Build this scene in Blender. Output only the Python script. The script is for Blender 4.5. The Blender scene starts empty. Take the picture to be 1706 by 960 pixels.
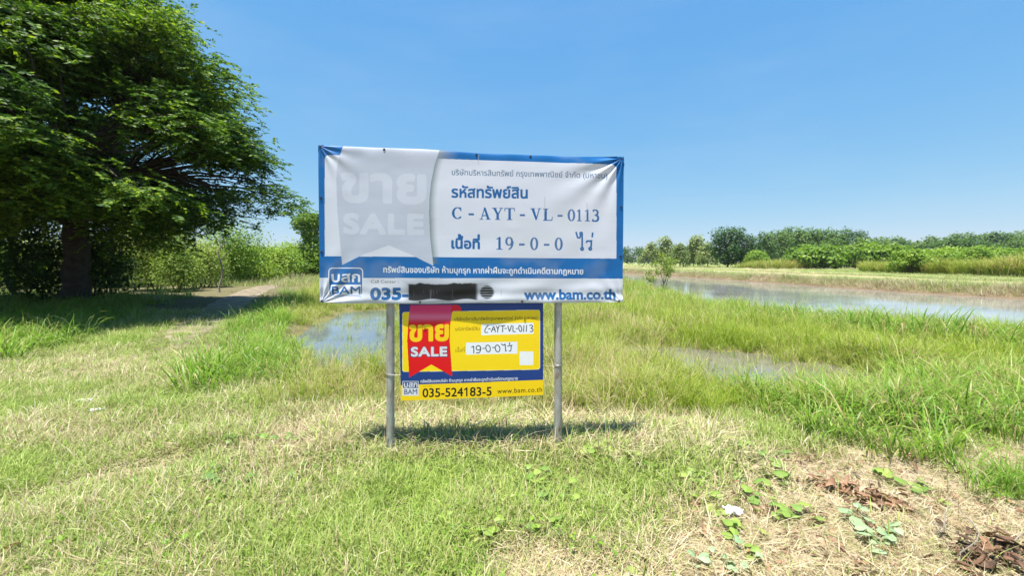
import bpy, math, random
import numpy as np
from mathutils import Vector, Matrix, noise as mnoise

S = bpy.context.scene
COL = S.collection
R = math.radians
rng = np.random.default_rng(7)

# ------------------------------------------------------------------ camera, sky, sun, exposure
F = 700.0; CX = 853.0; HY = 437.0; CAMH = 1.5          # the photograph's focal length, centre and horizon in its own pixels
cam_d = bpy.data.cameras.new('camera'); cam = bpy.data.objects.new('camera', cam_d); COL.objects.link(cam)
cam.location = (0, 0, CAMH); cam.rotation_euler = (R(90), 0, 0)
cam_d.sensor_width = 36; cam_d.lens = F / 1706 * 36; cam_d.shift_y = (HY - 480) / 1706
cam_d.clip_start = 0.05; cam_d.clip_end = 6000
S.camera = cam

SUN_DIR = Vector((-0.14, -0.17, 0.97)).normalized()     # towards the sun
el = math.asin(SUN_DIR.z); az = math.atan2(SUN_DIR.x, SUN_DIR.y)
W = bpy.data.worlds.new('World'); S.world = W; W.use_nodes = True
wn = W.node_tree; bg = wn.nodes['Background']
sky = wn.nodes.new('ShaderNodeTexSky'); sky.sky_type = 'NISHITA'; sky.sun_disc = False
sky.sun_elevation = el; sky.sun_rotation = az
sky.altitude = 0; sky.air_density = 1.0; sky.dust_density = 0.15; sky.ozone_density = 2.0
def sky_n(op, a_, b_):
    n = wn.nodes.new('ShaderNodeMath'); n.operation = op
    wn.links.new(a_, n.inputs[0]); n.inputs[1].default_value = b_; return n.outputs[0]
sp_ = wn.nodes.new('ShaderNodeSeparateColor'); wn.links.new(sky.outputs[0], sp_.inputs[0]); cmb = wn.nodes.new('ShaderNodeCombineColor')
EXPO = 1.38; SKY_STR = 0.055; K_ = SKY_STR * 2 ** EXPO; K0 = .135
for i, (tint_, A_, p_) in enumerate(((.74, .91, .84), (1.02, .775, .46), (1.22, .90, .13))):      # a clear, even tropical noon sky
    wn.links.new(sky_n('MULTIPLY', sky_n('POWER', sky_n('MULTIPLY', sp_.outputs[i], tint_ * K0), p_), A_ / K_), cmb.inputs[i])
wtc = wn.nodes.new('ShaderNodeTexCoord'); wmp = wn.nodes.new('ShaderNodeMapping'); wmp.inputs['Scale'].default_value = (1.1, 1.6, 5.0); wmp.inputs['Rotation'].default_value = (.15, .3, .4)
wnz = wn.nodes.new('ShaderNodeTexNoise'); wnz.inputs['Scale'].default_value = 1.5; wnz.inputs['Detail'].default_value = 7; wnz.inputs['Roughness'].default_value = .6
wn.links.new(wtc.outputs['Generated'], wmp.inputs['Vector']); wn.links.new(wmp.outputs[0], wnz.inputs['Vector'])
wrr = wn.nodes.new('ShaderNodeMapRange'); wrr.inputs['From Min'].default_value = .48; wrr.inputs['From Max'].default_value = .80; wrr.inputs['To Max'].default_value = .10; wn.links.new(wnz.outputs['Fac'], wrr.inputs['Value'])
wmx = wn.nodes.new('ShaderNodeMix'); wmx.data_type = 'RGBA'; wn.links.new(wrr.outputs[0], wmx.inputs[0]); wn.links.new(cmb.outputs[0], wmx.inputs[6]); wmx.inputs[7].default_value = (.78 / K_, .86 / K_, .95 / K_, 1)
wn.links.new(wmx.outputs[2], bg.inputs[0])
bg.inputs[1].default_value = SKY_STR
sd = bpy.data.lights.new('sun', 'SUN'); sun = bpy.data.objects.new('sun', sd); COL.objects.link(sun)
sd.energy = 5.0; sd.angle = R(0.5); sd.color = (1.0, 0.95, 0.87)
sun.rotation_euler = SUN_DIR.to_track_quat('Z', 'Y').to_euler()
vs = S.view_settings; vs.view_transform = 'Standard'; vs.look = 'None'; vs.gamma = 1; vs.use_curve_mapping = False
vs.exposure = EXPO
S.cycles.max_bounces = 6; S.cycles.diffuse_bounces = 3; S.cycles.transparent_max_bounces = 8; S.cycles.use_denoising = True
S.cycles.transmission_bounces = 4; S.cycles.sample_clamp_indirect = 6

# ------------------------------------------------------------------ helpers
def sm(a, b, x):
    t = np.clip((np.asarray(x, float) - a) / (b - a), 0, 1); return t * t * (3 - 2 * t)

def _hash(ix, iy, seed):
    n = (ix.astype(np.int64) * 374761393 + iy.astype(np.int64) * 668265263 + seed * 1442695041) & 0x7fffffff
    n = ((n ^ (n >> 13)) * 1274126177) & 0x7fffffff
    n = n ^ (n >> 16)
    return (n & 0xffff) / 65535.0

def vnoise(x, y, scale, seed=0):
    x = np.asarray(x, float) / scale; y = np.asarray(y, float) / scale
    ix = np.floor(x); iy = np.floor(y); fx = x - ix; fy = y - iy
    fx = fx * fx * (3 - 2 * fx); fy = fy * fy * (3 - 2 * fy)
    a = _hash(ix, iy, seed); b = _hash(ix + 1, iy, seed); c = _hash(ix, iy + 1, seed); d = _hash(ix + 1, iy + 1, seed)
    return (a * (1 - fx) + b * fx) * (1 - fy) + (c * (1 - fx) + d * fx) * fy

def fbm(x, y, scale, seed=0, o=3):
    s = 0; a = 1; t = 0
    for k in range(o):
        s = s + a * vnoise(x, y, scale / 2 ** k, seed + k * 17); t += a; a *= .5
    return s / t

class MB:
    """collects vertices, faces, per-vertex tint and per-face material, and links them as ONE mesh object"""
    def __init__(s): s.v = []; s.f = []; s.t = []; s.m = []; s.n = 0
    def add(s, v, f, tint=0.5, mat=0):
        v = np.asarray(v, float).reshape(-1, 3)
        s.v.append(v); s.t.append(np.broadcast_to(np.asarray(tint, float), (len(v),)))
        if isinstance(f, np.ndarray):
            s.f.append(f + s.n); nf = len(f)
        else:
            by = {}
            for q in f: by.setdefault(len(q), []).append(q)
            for q in by.values(): s.f.append(np.asarray(q, int) + s.n)
            nf = len(f)
        s.m.append(np.full(nf, mat)); s.n += len(v); return s
    def mesh(s, name, mats, smooth=False):
        me = bpy.data.meshes.new(name)
        v = np.concatenate(s.v)
        ls = np.concatenate([q.ravel() for q in s.f]); tot = np.concatenate([np.full(len(q), q.shape[1]) for q in s.f])
        me.vertices.add(len(v)); me.vertices.foreach_set('co', v.ravel())
        me.loops.add(len(ls)); me.loops.foreach_set('vertex_index', ls.astype(np.int32))
        me.polygons.add(len(tot)); st = np.concatenate([[0], np.cumsum(tot)[:-1]])
        me.polygons.foreach_set('loop_start', st.astype(np.int32)); me.polygons.foreach_set('loop_total', tot.astype(np.int32))
        mi = np.concatenate(s.m).astype(np.int32)
        me.polygons.foreach_set('material_index', mi)
        me.polygons.foreach_set('use_smooth', np.full(len(tot), smooth))
        for m in (mats if isinstance(mats, (list, tuple)) else [mats]): me.materials.append(m)
        a = me.attributes.new('tint', 'FLOAT', 'POINT'); a.data.foreach_set('value', np.concatenate(s.t).astype(np.float32))
        me.update(); me.validate(); return me
    def build(s, name, mats, parent=None, smooth=False):
        o = bpy.data.objects.new(name, s.mesh(name, mats, smooth)); COL.objects.link(o)
        if parent is not None: o.parent = parent
        return o

def tag(o, label=None, cat=None, group=None, kind=None):
    if label: o['label'] = label
    if cat: o['category'] = cat
    if group: o['group'] = group
    if kind: o['kind'] = kind
    return o
def thing(name, label, cat, loc=(0, 0, 0), group=None):
    o = bpy.data.objects.new(name, None); COL.objects.link(o); o.location = loc; o.empty_display_size = .2
    return tag(o, label, cat, group)
def struct(o): o['kind'] = 'structure'; return o

def tube(mb, pts, rad, sides=7, tint=.5, mat=0, cap=True):
    pts = np.asarray(pts, float); rad = np.broadcast_to(np.asarray(rad, float), (len(pts),))
    T = np.gradient(pts, axis=0); T /= np.linalg.norm(T, axis=1)[:, None] + 1e-9
    ref = np.array([0, 0, 1.]) if abs(T[0][2]) < .9 else np.array([1., 0, 0])
    A = np.cross(T, ref); A /= np.linalg.norm(A, axis=1)[:, None] + 1e-9; B = np.cross(T, A)
    a = np.linspace(0, 2 * math.pi, sides, endpoint=False)
    v = pts[:, None] + rad[:, None, None] * (A[:, None] * np.cos(a)[None, :, None] + B[:, None] * np.sin(a)[None, :, None])
    n = len(pts); f = []
    for i in range(n - 1):
        for j in range(sides):
            k = (j + 1) % sides; f.append((i * sides + j, (i + 1) * sides + j, (i + 1) * sides + k, i * sides + k))
    mb.add(v.reshape(-1, 3), np.array(f), tint, mat)
    if cap:
        mb.add(v[-1], [tuple(range(sides))], tint, mat); mb.add(v[0], [tuple(range(sides))[::-1]], tint, mat)

def box(mb, c, s, tint=.5, mat=0, rz=0):
    x, y, z = s; v = np.array([(i * x / 2, j * y / 2, k * z / 2) for i in (-1, 1) for j in (-1, 1) for k in (-1, 1)], float)
    if rz: v = v @ np.array([[math.cos(rz), math.sin(rz), 0], [-math.sin(rz), math.cos(rz), 0], [0, 0, 1]])
    mb.add(v + np.asarray(c, float), [(0, 1, 3, 2), (4, 6, 7, 5), (0, 4, 5, 1), (2, 3, 7, 6), (0, 2, 6, 4), (1, 5, 7, 3)], tint, mat)

# ------------------------------------------------------------------ materials
def newmat(name):
    m = bpy.data.materials.new(name); m.use_nodes = True; nt = m.node_tree
    return m, nt, nt.nodes['Principled BSDF'], nt.nodes, nt.links
def ramp(nt, fac, stops):
    r = nt.nodes.new('ShaderNodeValToRGB'); e = r.color_ramp.elements
    while len(e) < len(stops): e.new(.5)
    for q, (p, c) in zip(e, stops): q.position = p; q.color = (*c, 1)
    nt.links.new(fac, r.inputs[0]); return r.outputs[0]
def math_n(nt, op, a, b=None, clamp=False):
    n = nt.nodes.new('ShaderNodeMath'); n.operation = op; n.use_clamp = clamp
    for i, q in enumerate((a, b)):
        if q is None: continue
        if isinstance(q, (int, float)): n.inputs[i].default_value = q
        else: nt.links.new(q, n.inputs[i])
    return n.outputs[0]
def attr(nt, name, typ='GEOMETRY'):
    n = nt.nodes.new('ShaderNodeAttribute'); n.attribute_name = name; n.attribute_type = typ; return n
def noise_n(nt, scale, detail=3, vec=None, rough=.55):
    n = nt.nodes.new('ShaderNodeTexNoise'); n.inputs['Scale'].default_value = scale; n.inputs['Detail'].default_value = detail
    n.inputs['Roughness'].default_value = rough
    if vec is None:
        g = nt.nodes.new('ShaderNodeNewGeometry'); vec = g.outputs['Position']
    nt.links.new(vec, n.inputs['Vector']); return n.outputs['Fac']
def bump(nt, h, strength, dist, bsdf):
    b = nt.nodes.new('ShaderNodeBump'); b.inputs['Strength'].default_value = strength; b.inputs['Distance'].default_value = dist
    nt.links.new(h, b.inputs['Height']); nt.links.new(b.outputs[0], bsdf.inputs['Normal'])

def leafmat(name, stops, transl=.35, rough=.5, spec=.35, patch=0.0, pscale=.6, obj_rand=0.0, tcol=(1.1, 1.15, .55)):
    """foliage or grass: colour from the leaf's own tint (and its plant), part of the light passing through"""
    m, nt, p, N, L = newmat(name)
    t = attr(nt, 'tint').outputs['Fac']
    if obj_rand:
        oi = N.new('ShaderNodeObjectInfo')
        t = math_n(nt, 'ADD', t, math_n(nt, 'MULTIPLY', math_n(nt, 'SUBTRACT', oi.outputs['Random'], .5), obj_rand), True)
    if patch:
        t = math_n(nt, 'ADD', t, math_n(nt, 'MULTIPLY', math_n(nt, 'SUBTRACT', noise_n(nt, pscale, 2), .5), patch), True)
    c = ramp(nt, t, stops)
    L.new(c, p.inputs['Base Color']); p.inputs['Roughness'].default_value = rough; p.inputs['Specular IOR Level'].default_value = spec
    tr = N.new('ShaderNodeBsdfTranslucent')
    mx = N.new('ShaderNodeMix'); mx.data_type = 'RGBA'; mx.blend_type = 'MULTIPLY'; mx.inputs[0].default_value = 1
    L.new(c, mx.inputs[6]); mx.inputs[7].default_value = (*tcol, 1); L.new(mx.outputs[2], tr.inputs[0])
    ms = N.new('ShaderNodeMixShader'); ms.inputs[0].default_value = transl
    L.new(p.outputs[0], ms.inputs[1]); L.new(tr.outputs[0], ms.inputs[2]); L.new(ms.outputs[0], N['Material Output'].inputs[0])
    return m

def grassmat(name, straw, green, transl=.3, rough=.55, spec=.3):
    """straw to green by the tuft's own dryness (instance attribute) and each blade's own tint"""
    m, nt, p, N, L = newmat(name)
    tone = attr(nt, 'tone', 'INSTANCER').outputs['Fac']; bl = attr(nt, 'tint').outputs['Fac']
    oi = N.new('ShaderNodeObjectInfo')
    k = math_n(nt, 'ADD', math_n(nt, 'MULTIPLY', math_n(nt, 'SUBTRACT', tone, bl), 3.0), .5, True)
    cs = ramp(nt, oi.outputs['Random'], straw)
    t = math_n(nt, 'ADD', math_n(nt, 'MULTIPLY', math_n(nt, 'FRACT', math_n(nt, 'MULTIPLY', bl, 7.31)), .6), math_n(nt, 'MULTIPLY', oi.outputs['Random'], .4))
    cg = ramp(nt, t, green)
    mx = N.new('ShaderNodeMix'); mx.data_type = 'RGBA'; L.new(k, mx.inputs[0]); L.new(cs, mx.inputs[6]); L.new(cg, mx.inputs[7])
    L.new(mx.outputs[2], p.inputs['Base Color']); p.inputs['Roughness'].default_value = rough; p.inputs['Specular IOR Level'].default_value = spec
    tr = N.new('ShaderNodeBsdfTranslucent'); L.new(mx.outputs[2], tr.inputs[0])
    ms = N.new('ShaderNodeMixShader'); ms.inputs[0].default_value = transl
    L.new(p.outputs[0], ms.inputs[1]); L.new(tr.outputs[0], ms.inputs[2]); L.new(ms.outputs[0], N['Material Output'].inputs[0])
    return m

def plain(name, col, rough=.6, metal=0, var=.15, vscale=8, bstr=0, bdist=.01, spec=.5):
    m, nt, p, N, L = newmat(name)
    c0 = tuple(max(0, q * (1 - var)) for q in col); c1 = tuple(q * (1 + var) for q in col)
    tc = N.new('ShaderNodeTexCoord'); n = noise_n(nt, vscale, 5, tc.outputs['Object'])
    L.new(ramp(nt, n, [(.3, c0), (.7, c1)]), p.inputs['Base Color'])
    p.inputs['Roughness'].default_value = rough; p.inputs['Metallic'].default_value = metal; p.inputs['Specular IOR Level'].default_value = spec
    if bstr: bump(nt, n, bstr, bdist, p)
    return m

M = {}
M['bark'] = plain('bark', (.038, .031, .024), .9, 0, .5, 6, .8, .04)
M['pale_bark'] = plain('pale_bark', (.22, .19, .15), .85, 0, .4, 5, .5, .02)
M['rain_leaf'] = leafmat('rain_tree_leaf', [(0, (.022, .06, .010)), (.5, (.045, .105, .014)), (.85, (.17, .27, .022)), (1, (.27, .35, .04))], .40, .55, .25)
M['vine_leaf'] = leafmat('scrambling_vine_leaf', [(0, (.09, .16, .025)), (.5, (.20, .29, .055)), (.85, (.30, .38, .10)), (1, (.46, .43, .19))], .45, .6, .25, .4, .5)
M['bush_leaf'] = leafmat('bush_leaf', [(0, (.06, .13, .014)), (.5, (.16, .27, .032)), (1, (.30, .39, .055))], .42, .55, .3, .3, .4)
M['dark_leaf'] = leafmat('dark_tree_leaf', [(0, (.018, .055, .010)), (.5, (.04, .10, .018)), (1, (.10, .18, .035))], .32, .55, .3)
M['pale_leaf'] = leafmat('pale_grey_green_leaf', [(0, (.09, .14, .045)), (.5, (.18, .24, .085)), (1, (.29, .33, .14))], .4, .6, .25)
M['gum_leaf'] = leafmat('gum_tree_leaf', [(0, (.04, .095, .025)), (.5, (.09, .17, .04)), (1, (.18, .26, .07))], .4, .55, .3)
M['far_leaf'] = leafmat('far_wood_leaf', [(0, (.04, .09, .025)), (.5, (.085, .16, .04)), (1, (.15, .23, .06))], .35, .7, .2)
M['sapling_leaf'] = leafmat('sapling_leaf', [(0, (.10, .17, .02)), (.6, (.20, .28, .04)), (1, (.30, .33, .06))], .45, .5, .3)
STRAW = [(0, (.30, .22, .12)), (.5, (.50, .41, .25)), (1, (.66, .58, .42))]
M['lawn'] = grassmat('lawn_blade', STRAW, [(0, (.13, .24, .03)), (.5, (.26, .36, .065)), (1, (.43, .47, .15))], .34)
M['tall'] = grassmat('tall_grass_blade', [(0, (.34, .25, .10)), (.5, (.48, .40, .20)), (1, (.60, .52, .32))], [(0, (.14, .24, .018)), (.5, (.27, .37, .035)), (1, (.40, .44, .06))], .45)
M['lush'] = grassmat('lush_grass_blade', [(0, (.34, .25, .10)), (1, (.52, .45, .24))], [(0, (.09, .21, .018)), (.5, (.18, .33, .03)), (1, (.30, .43, .055))], .45, .45, .35)
M['paddy'] = grassmat('paddy_grass_blade', STRAW, [(0, (.13, .22, .03)), (.5, (.21, .31, .05)), (1, (.31, .38, .09))], .4)
M['reed'] = grassmat('reed_blade', [(0, (.36, .27, .08)), (1, (.52, .44, .20))], [(0, (.11, .19, .02)), (.5, (.24, .31, .035)), (1, (.38, .40, .06))], .4)
M['dead_leaf'] = leafmat('dead_leaf', [(0, (.04, .024, .016)), (.4, (.15, .08, .045)), (.8, (.29, .17, .10)), (1, (.42, .31, .21))], .15, .7, .3)
M['heart_leaf'] = leafmat('creeper_leaf', [(0, (.08, .17, .04)), (.45, (.15, .26, .05)), (.8, (.24, .34, .06)), (1, (.33, .38, .09))], .35, .5, .4)
M['sage_leaf'] = leafmat('sage_creeper_leaf', [(0, (.13, .21, .10)), (.5, (.22, .33, .17)), (1, (.30, .40, .21))], .25, .5, .4)
M['vine_stem'] = plain('vine_stem', (.16, .17, .06), .7)
M['steel'] = plain('galvanised_steel', (.36, .36, .35), .5, .55, .25, 14, .15, .002)
M['frame_steel'] = plain('frame_steel', (.22, .22, .22), .5, .5, .2, 12)
m, nt, p, N, L = newmat('galvanised_steel'); tc = N.new('ShaderNodeTexCoord'); mp = N.new('ShaderNodeMapping'); mp.inputs['Scale'].default_value = (1, 1, .35); L.new(tc.outputs['Object'], mp.inputs['Vector'])
n_ = noise_n(nt, 22, 6, mp.outputs[0], .65); L.new(ramp(nt, n_, [(.30, (.13, .065, .03)), (.38, (.27, .25, .22)), (.55, (.36, .36, .35)), (.75, (.46, .46, .45))]), p.inputs['Base Color']); p.inputs['Metallic'].default_value = .35; p.inputs['Roughness'].default_value = .55; bump(nt, n_, .2, .002, p); M['steel'] = m
M['wire'] = plain('tie_wire', (.30, .28, .25), .5, .6)
M['litter'] = plain('crumpled_white_paper', (.78, .79, .80), .6, 0, .06, 30)
M['eyelet'] = plain('eyelet_metal', (.03, .03, .03), .4, .6)
M['wall'] = plain('house_wall', (.33, .32, .29), .8); M['roof'] = plain('corrugated_roof', (.26, .28, .30), .5, .3, .15, 2)
M['dark_pane'] = plain('window_opening', (.03, .035, .04), .2)

# ------------------------------------------------------------------ the lie of the land
def L_edge(y): return np.interp(y, [0, 4, 6.4, 9, 12.6, 22, 45, 90], [-2.2, -2.9, -3.6, -5.2, -7.1, -11.4, -19., -36.])  # right edge of the mown track
def xe(y): return np.interp(y, [-30, 4, 8, 11.35, 15.2, 20, 26, 40.6, 80], [13.5, 12.4, 10.7, 8.4, 7.9, 8.3, 9.0, 10.0, 10.4])
def xf(y): return np.interp(y, [-30, 4, 21, 25, 36, 50, 70, 80], [26, 25.6, 25.0, 23.6, 22.8, 21.4, 18.7, 16.5])
WATER = -.32; PUD = -.12
def seg_d(x, y, a, b):
    a = np.array(a, float); b = np.array(b, float); d = b - a
    t = np.clip(((x - a[0]) * d[0] + (y - a[1]) * d[1]) / (d @ d), 0, 1)
    return np.hypot(x - a[0] - t * d[0], y - a[1] - t * d[1])
def pud_l(x, y):      # >0 inside the left pool
    return 1.0 - np.minimum(seg_d(x, y, (-2.6, 6.9), (-3.4, 8.4)) / .75, seg_d(x, y, (-3.6, 8.6), (-4.4, 13.0)) / .95) + .55 * (fbm(x, y, .9, 5) - .5)
def pud_r(x, y):
    return 1.0 - np.minimum(np.minimum(seg_d(x, y, (2.5, 7.3), (3.7, 6.8)) / .62, seg_d(x, y, (3.2, 5.8), (4.4, 6.0)) / .72), seg_d(x, y, (3.5, 6.9), (3.6, 6.0)) / .4) + .6 * (fbm(x, y, .6, 9) - .5)
def marsh(x, y):
    return sm(0, 1.2, x - L_edge(y)) * sm(4.0, 5.2, y + .10 * np.maximum(x - 1, 0)) * (1 - sm(-2.6, -.6, x - xe(y))) * (1 - sm(60, 75, y))
def canal(x, y):
    d = np.minimum(np.minimum(x - xe(y), xf(y) - x), 77 - y); return d
def height(x, y):
    x = np.asarray(x, float); y = np.asarray(y, float)
    far = sm(25, 60, np.hypot(x, y))
    h = (fbm(x, y, 2.2, 1) - .5) * .10 * (1 - .6 * far) + (fbm(x, y, .35, 3, 2) - .5) * .035 * (1 - far) - .012
    h = h - .09 * marsh(x, y)
    h = h + .10 * np.exp(-((x - xe(y) + 1.6) / 1.1) ** 2) * sm(3, 6, y)
    p = np.maximum(pud_l(x, y), pud_r(x, y)); h = h - .14 * sm(-.25, .5, p)
    h = h - .035 * np.exp(-((seg_d(x, y, (-2.5, 3.15), (-3.6, 2.2))) / .18) ** 2)
    c = canal(x, y); h = np.where(c > -1.2, h * (1 - sm(-1.2, 0, c)) + (-.28) * sm(-1.2, 0, c) - .35 * sm(0, 1.6, c), h)
    h = h + .16 * np.exp(-((x - xf(y) - 1.3) / .6) ** 2) * (y < 80)
    for xd in (34., 45.): h = h + .22 * np.exp(-((x - xd - .6 * np.sin(y * .09)) / .7) ** 2) * sm(5, 12, y)
    h = h + .25 * np.exp(-((y - 82) / 1.2) ** 2) * sm(4, 9, x)
    return h

def bare(x, y):
    n = fbm(x, y, .55, 21) - .5; n2 = fbm(x, y, .22, 33) - .5
    b = sm(-.25, .35, (x - .52 - (y - 2.0) * .83) * .8 + n * 1.1) * (1 - sm(3.05, 3.55, y + n * 1.0 - .05 * (x - 2)))
    b = np.maximum(b, 1 - sm(.12, .42, np.hypot((x - .16) * .8, y - 2.05) + n * .35))
    b = np.maximum(b, .75 * sm(-1.7, -1.0, x + n) * (1 - sm(1.6, 2.4, x + n)) * np.exp(-((y - 3.85 + n * .7) / .38) ** 2))
    b = np.maximum(b, .8 * np.exp(-((seg_d(x, y, (-2.45, 3.2), (-3.8, 2.1)) + n * .12) / .13) ** 2))
    b = np.maximum(b, .7 * np.exp(-((np.hypot((x + 1.7) * .7, y - 3.55) + n * .4) / .35) ** 2))
    b = np.maximum(b, .55 * np.exp(-((np.hypot((x + 5.6) * .6, y - 6.2) + n * 1.2) / .8) ** 2))
    return np.clip(b + n2 * .25, 0, 1)
PATH = np.array([(-3.9, 4.6), (-5.0, 6.2), (-6.7, 8.5), (-8.6, 12), (-11.2, 17), (-14.0, 23), (-19.6, 37), (-30, 60), (-44, 90)])
def path_c(y): return np.interp(y, PATH[:, 1], PATH[:, 0])

# ------------------------------------------------------------------ ground, one sheet to the horizon
def axis(lo, hi, fine_lo, fine_hi, step, grow=1.09):
    a = list(np.arange(fine_lo, fine_hi, step)); s = step; p = a[-1]
    while p < hi: s *= grow; p += s; a.append(p)
    s = step; p = a[0]; b = []
    while p > lo: s *= grow; p -= s; b.append(p)
    return np.array(b[::-1] + a)
gx = axis(-2500, 2500, -9, 14, .085, 1.05); gy = axis(-400, 4000, 1.0, 12, .075, 1.035)
X, Y = np.meshgrid(gx, gy); Z = height(X, Y)
nx, ny = len(gx), len(gy)
idx = np.arange(nx * ny).reshape(ny, nx)
fq = np.stack([idx[:-1, :-1], idx[:-1, 1:], idx[1:, 1:], idx[1:, :-1]], -1).reshape(-1, 4)
g = MB().add(np.stack([X, Y, Z], -1).reshape(-1, 3), fq)
m, nt, p, N, Lk = newmat('ground_soil')
def mixc(a, b, t): return a * (1 - t[..., None]) + b * t[..., None]
cA = np.array
c = np.broadcast_to(cA((.11, .10, .05)), X.shape + (3,))
c = mixc(c, cA((.37, .295, .22)), bare(X, Y))
c = mixc(c, cA((.13, .12, .05)), marsh(X, Y) * .9)
c = mixc(c, cA((.16, .115, .06)), sm(-.15, .25, np.maximum(pud_l(X, Y), pud_r(X, Y))))
cn = canal(X, Y)
c = mixc(c, cA((.20, .155, .095)), sm(-1.4, -.7, cn) * (X > 15)); c = mixc(c, cA((.13, .095, .06)), sm(-.45, -.05, cn))
farm = ((X > 24) & (Y > 0)) | (Y > 80)
fld = fbm(X, Y, 9, 41)
c = np.where((farm & (cn < -2.2))[..., None], mixc(np.broadcast_to(cA((.15, .21, .05)), X.shape + (3,)), cA((.28, .26, .12)), sm(.45, .65, fld)), c)
for xd in (34., 45.): c = mixc(c, cA((.28, .225, .14)), np.exp(-((X - xd - .6 * np.sin(Y * .09)) / .8) ** 2) * (Y > 8))
ca = None
gm = g.mesh('ground', m, True)
a = gm.attributes.new('cover', 'FLOAT_COLOR', 'POINT')
a.data.foreach_set('color', np.concatenate([c, np.ones(X.shape + (1,))], -1).astype(np.float32).ravel())
cv = attr(nt, 'cover').outputs['Color']
mx = N.new('ShaderNodeMix'); mx.data_type = 'RGBA'; mx.blend_type = 'MULTIPLY'; mx.inputs[0].default_value = 1
Lk.new(cv, mx.inputs[6])
n1 = noise_n(nt, 9, 6, None, .7); n2 = noise_n(nt, 60, 4, None, .7)
Lk.new(ramp(nt, math_n(nt, 'MULTIPLY', math_n(nt, 'ADD', n1, n2), .5), [(.3, (.55, .52, .48)), (.5, (1, 1, 1)), (.7, (1.35, 1.33, 1.28))]), mx.inputs[7])
Lk.new(mx.outputs[2], p.inputs['Base Color']); p.inputs['Roughness'].default_value = .95; p.inputs['Specular IOR Level'].default_value = .15
bump(nt, n2, .8, .02, p)
ground = bpy.data.objects.new('ground', gm); COL.objects.link(ground); struct(ground)

# worn track running back under the tree
ty = np.arange(7.4, 90, .25); tw = np.linspace(-1, 1, 13)
cxp = path_c(ty); hw = np.interp(ty, [7.4, 9.5, 15, 90], [.10, .65, .8, 1.0])
PX = cxp[:, None] + hw[:, None] * tw[None] * (1 + .25 * (fbm(cxp[:, None] + tw[None], ty[:, None], .8, 71) - .5)); PY = np.repeat(ty[:, None], len(tw), 1)
mb = MB(); n_, k_ = PX.shape; ii = np.arange(n_ * k_).reshape(n_, k_)
ed = np.abs(tw)[None] ** 6 * .03
mb.add(np.stack([PX, PY, height(PX, PY) + .012 - ed], -1).reshape(-1, 3), np.stack([ii[:-1, :-1], ii[:-1, 1:], ii[1:, 1:], ii[1:, :-1]], -1).reshape(-1, 4))
struct(mb.build('dirt_path', plain('track_soil', (.16, .13, .085), .95, 0, .5, 2.2, .6, .03), None, True))

# water
def water_mat(name, col, depth_rough, wave, amp=.12):
    m, nt, p, N, L = newmat(name)
    n = noise_n(nt, .35, 3); L.new(ramp(nt, n, [(.35, tuple(q * .8 for q in col)), (.65, tuple(q * 1.25 for q in col))]), p.inputs['Base Color'])
    p.inputs['Roughness'].default_value = depth_rough; p.inputs['IOR'].default_value = 1.33; p.inputs['Specular IOR Level'].default_value = .5
    g_ = N.new('ShaderNodeNewGeometry'); mp = N.new('ShaderNodeMapping'); mp.inputs['Scale'].default_value = (1, .6, 1)
    L.new(g_.outputs['Position'], mp.inputs['Vector'])
    bump(nt, noise_n(nt, wave, 3, mp.outputs[0]), amp, .03, p); return m
cy = np.arange(-30, 79, 1.0); mb = MB()
lx = xe(cy) - .9; rx = xf(cy) + .9
v = np.concatenate([np.stack([lx, cy, np.full_like(cy, WATER)], -1), np.stack([rx, cy, np.full_like(cy, WATER)], -1)]); k = len(cy)
mb.add(v, np.array([(i, k + i, k + i + 1, i + 1) for i in range(k - 1)]))
struct(mb.build('canal_water', water_mat('muddy_canal_water', (.19, .19, .18), .05, 2.2)))
for nm, fn, (x0, x1, y0, y1), cc in (('puddle_water', pud_l, (-6, -1.4, 5.6, 14.6), (.085, .10, .11)), ('puddle_water', pud_r, (1.6, 5.2, 5.0, 8.0), (.11, .10, .085))):
    st = .1; ax = np.arange(x0, x1, st); ay = np.arange(y0, y1, st); PXX, PYY = np.meshgrid(ax, ay)
    ins = fn(PXX + st / 2, PYY + st / 2) > -.25; mb = MB(); ii = np.arange(PXX.size).reshape(PXX.shape)
    q = np.stack([ii[:-1, :-1], ii[:-1, 1:], ii[1:, 1:], ii[1:, :-1]], -1)[ins[:-1, :-1]].reshape(-1, 4)
    mb.add(np.stack([PXX, PYY, np.full_like(PXX, PUD - .008 if fn is pud_l else PUD + .022)], -1).reshape(-1, 3), q)
    struct(mb.build(nm, water_mat('pool_water', cc, .015, 5, .035)))

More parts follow.
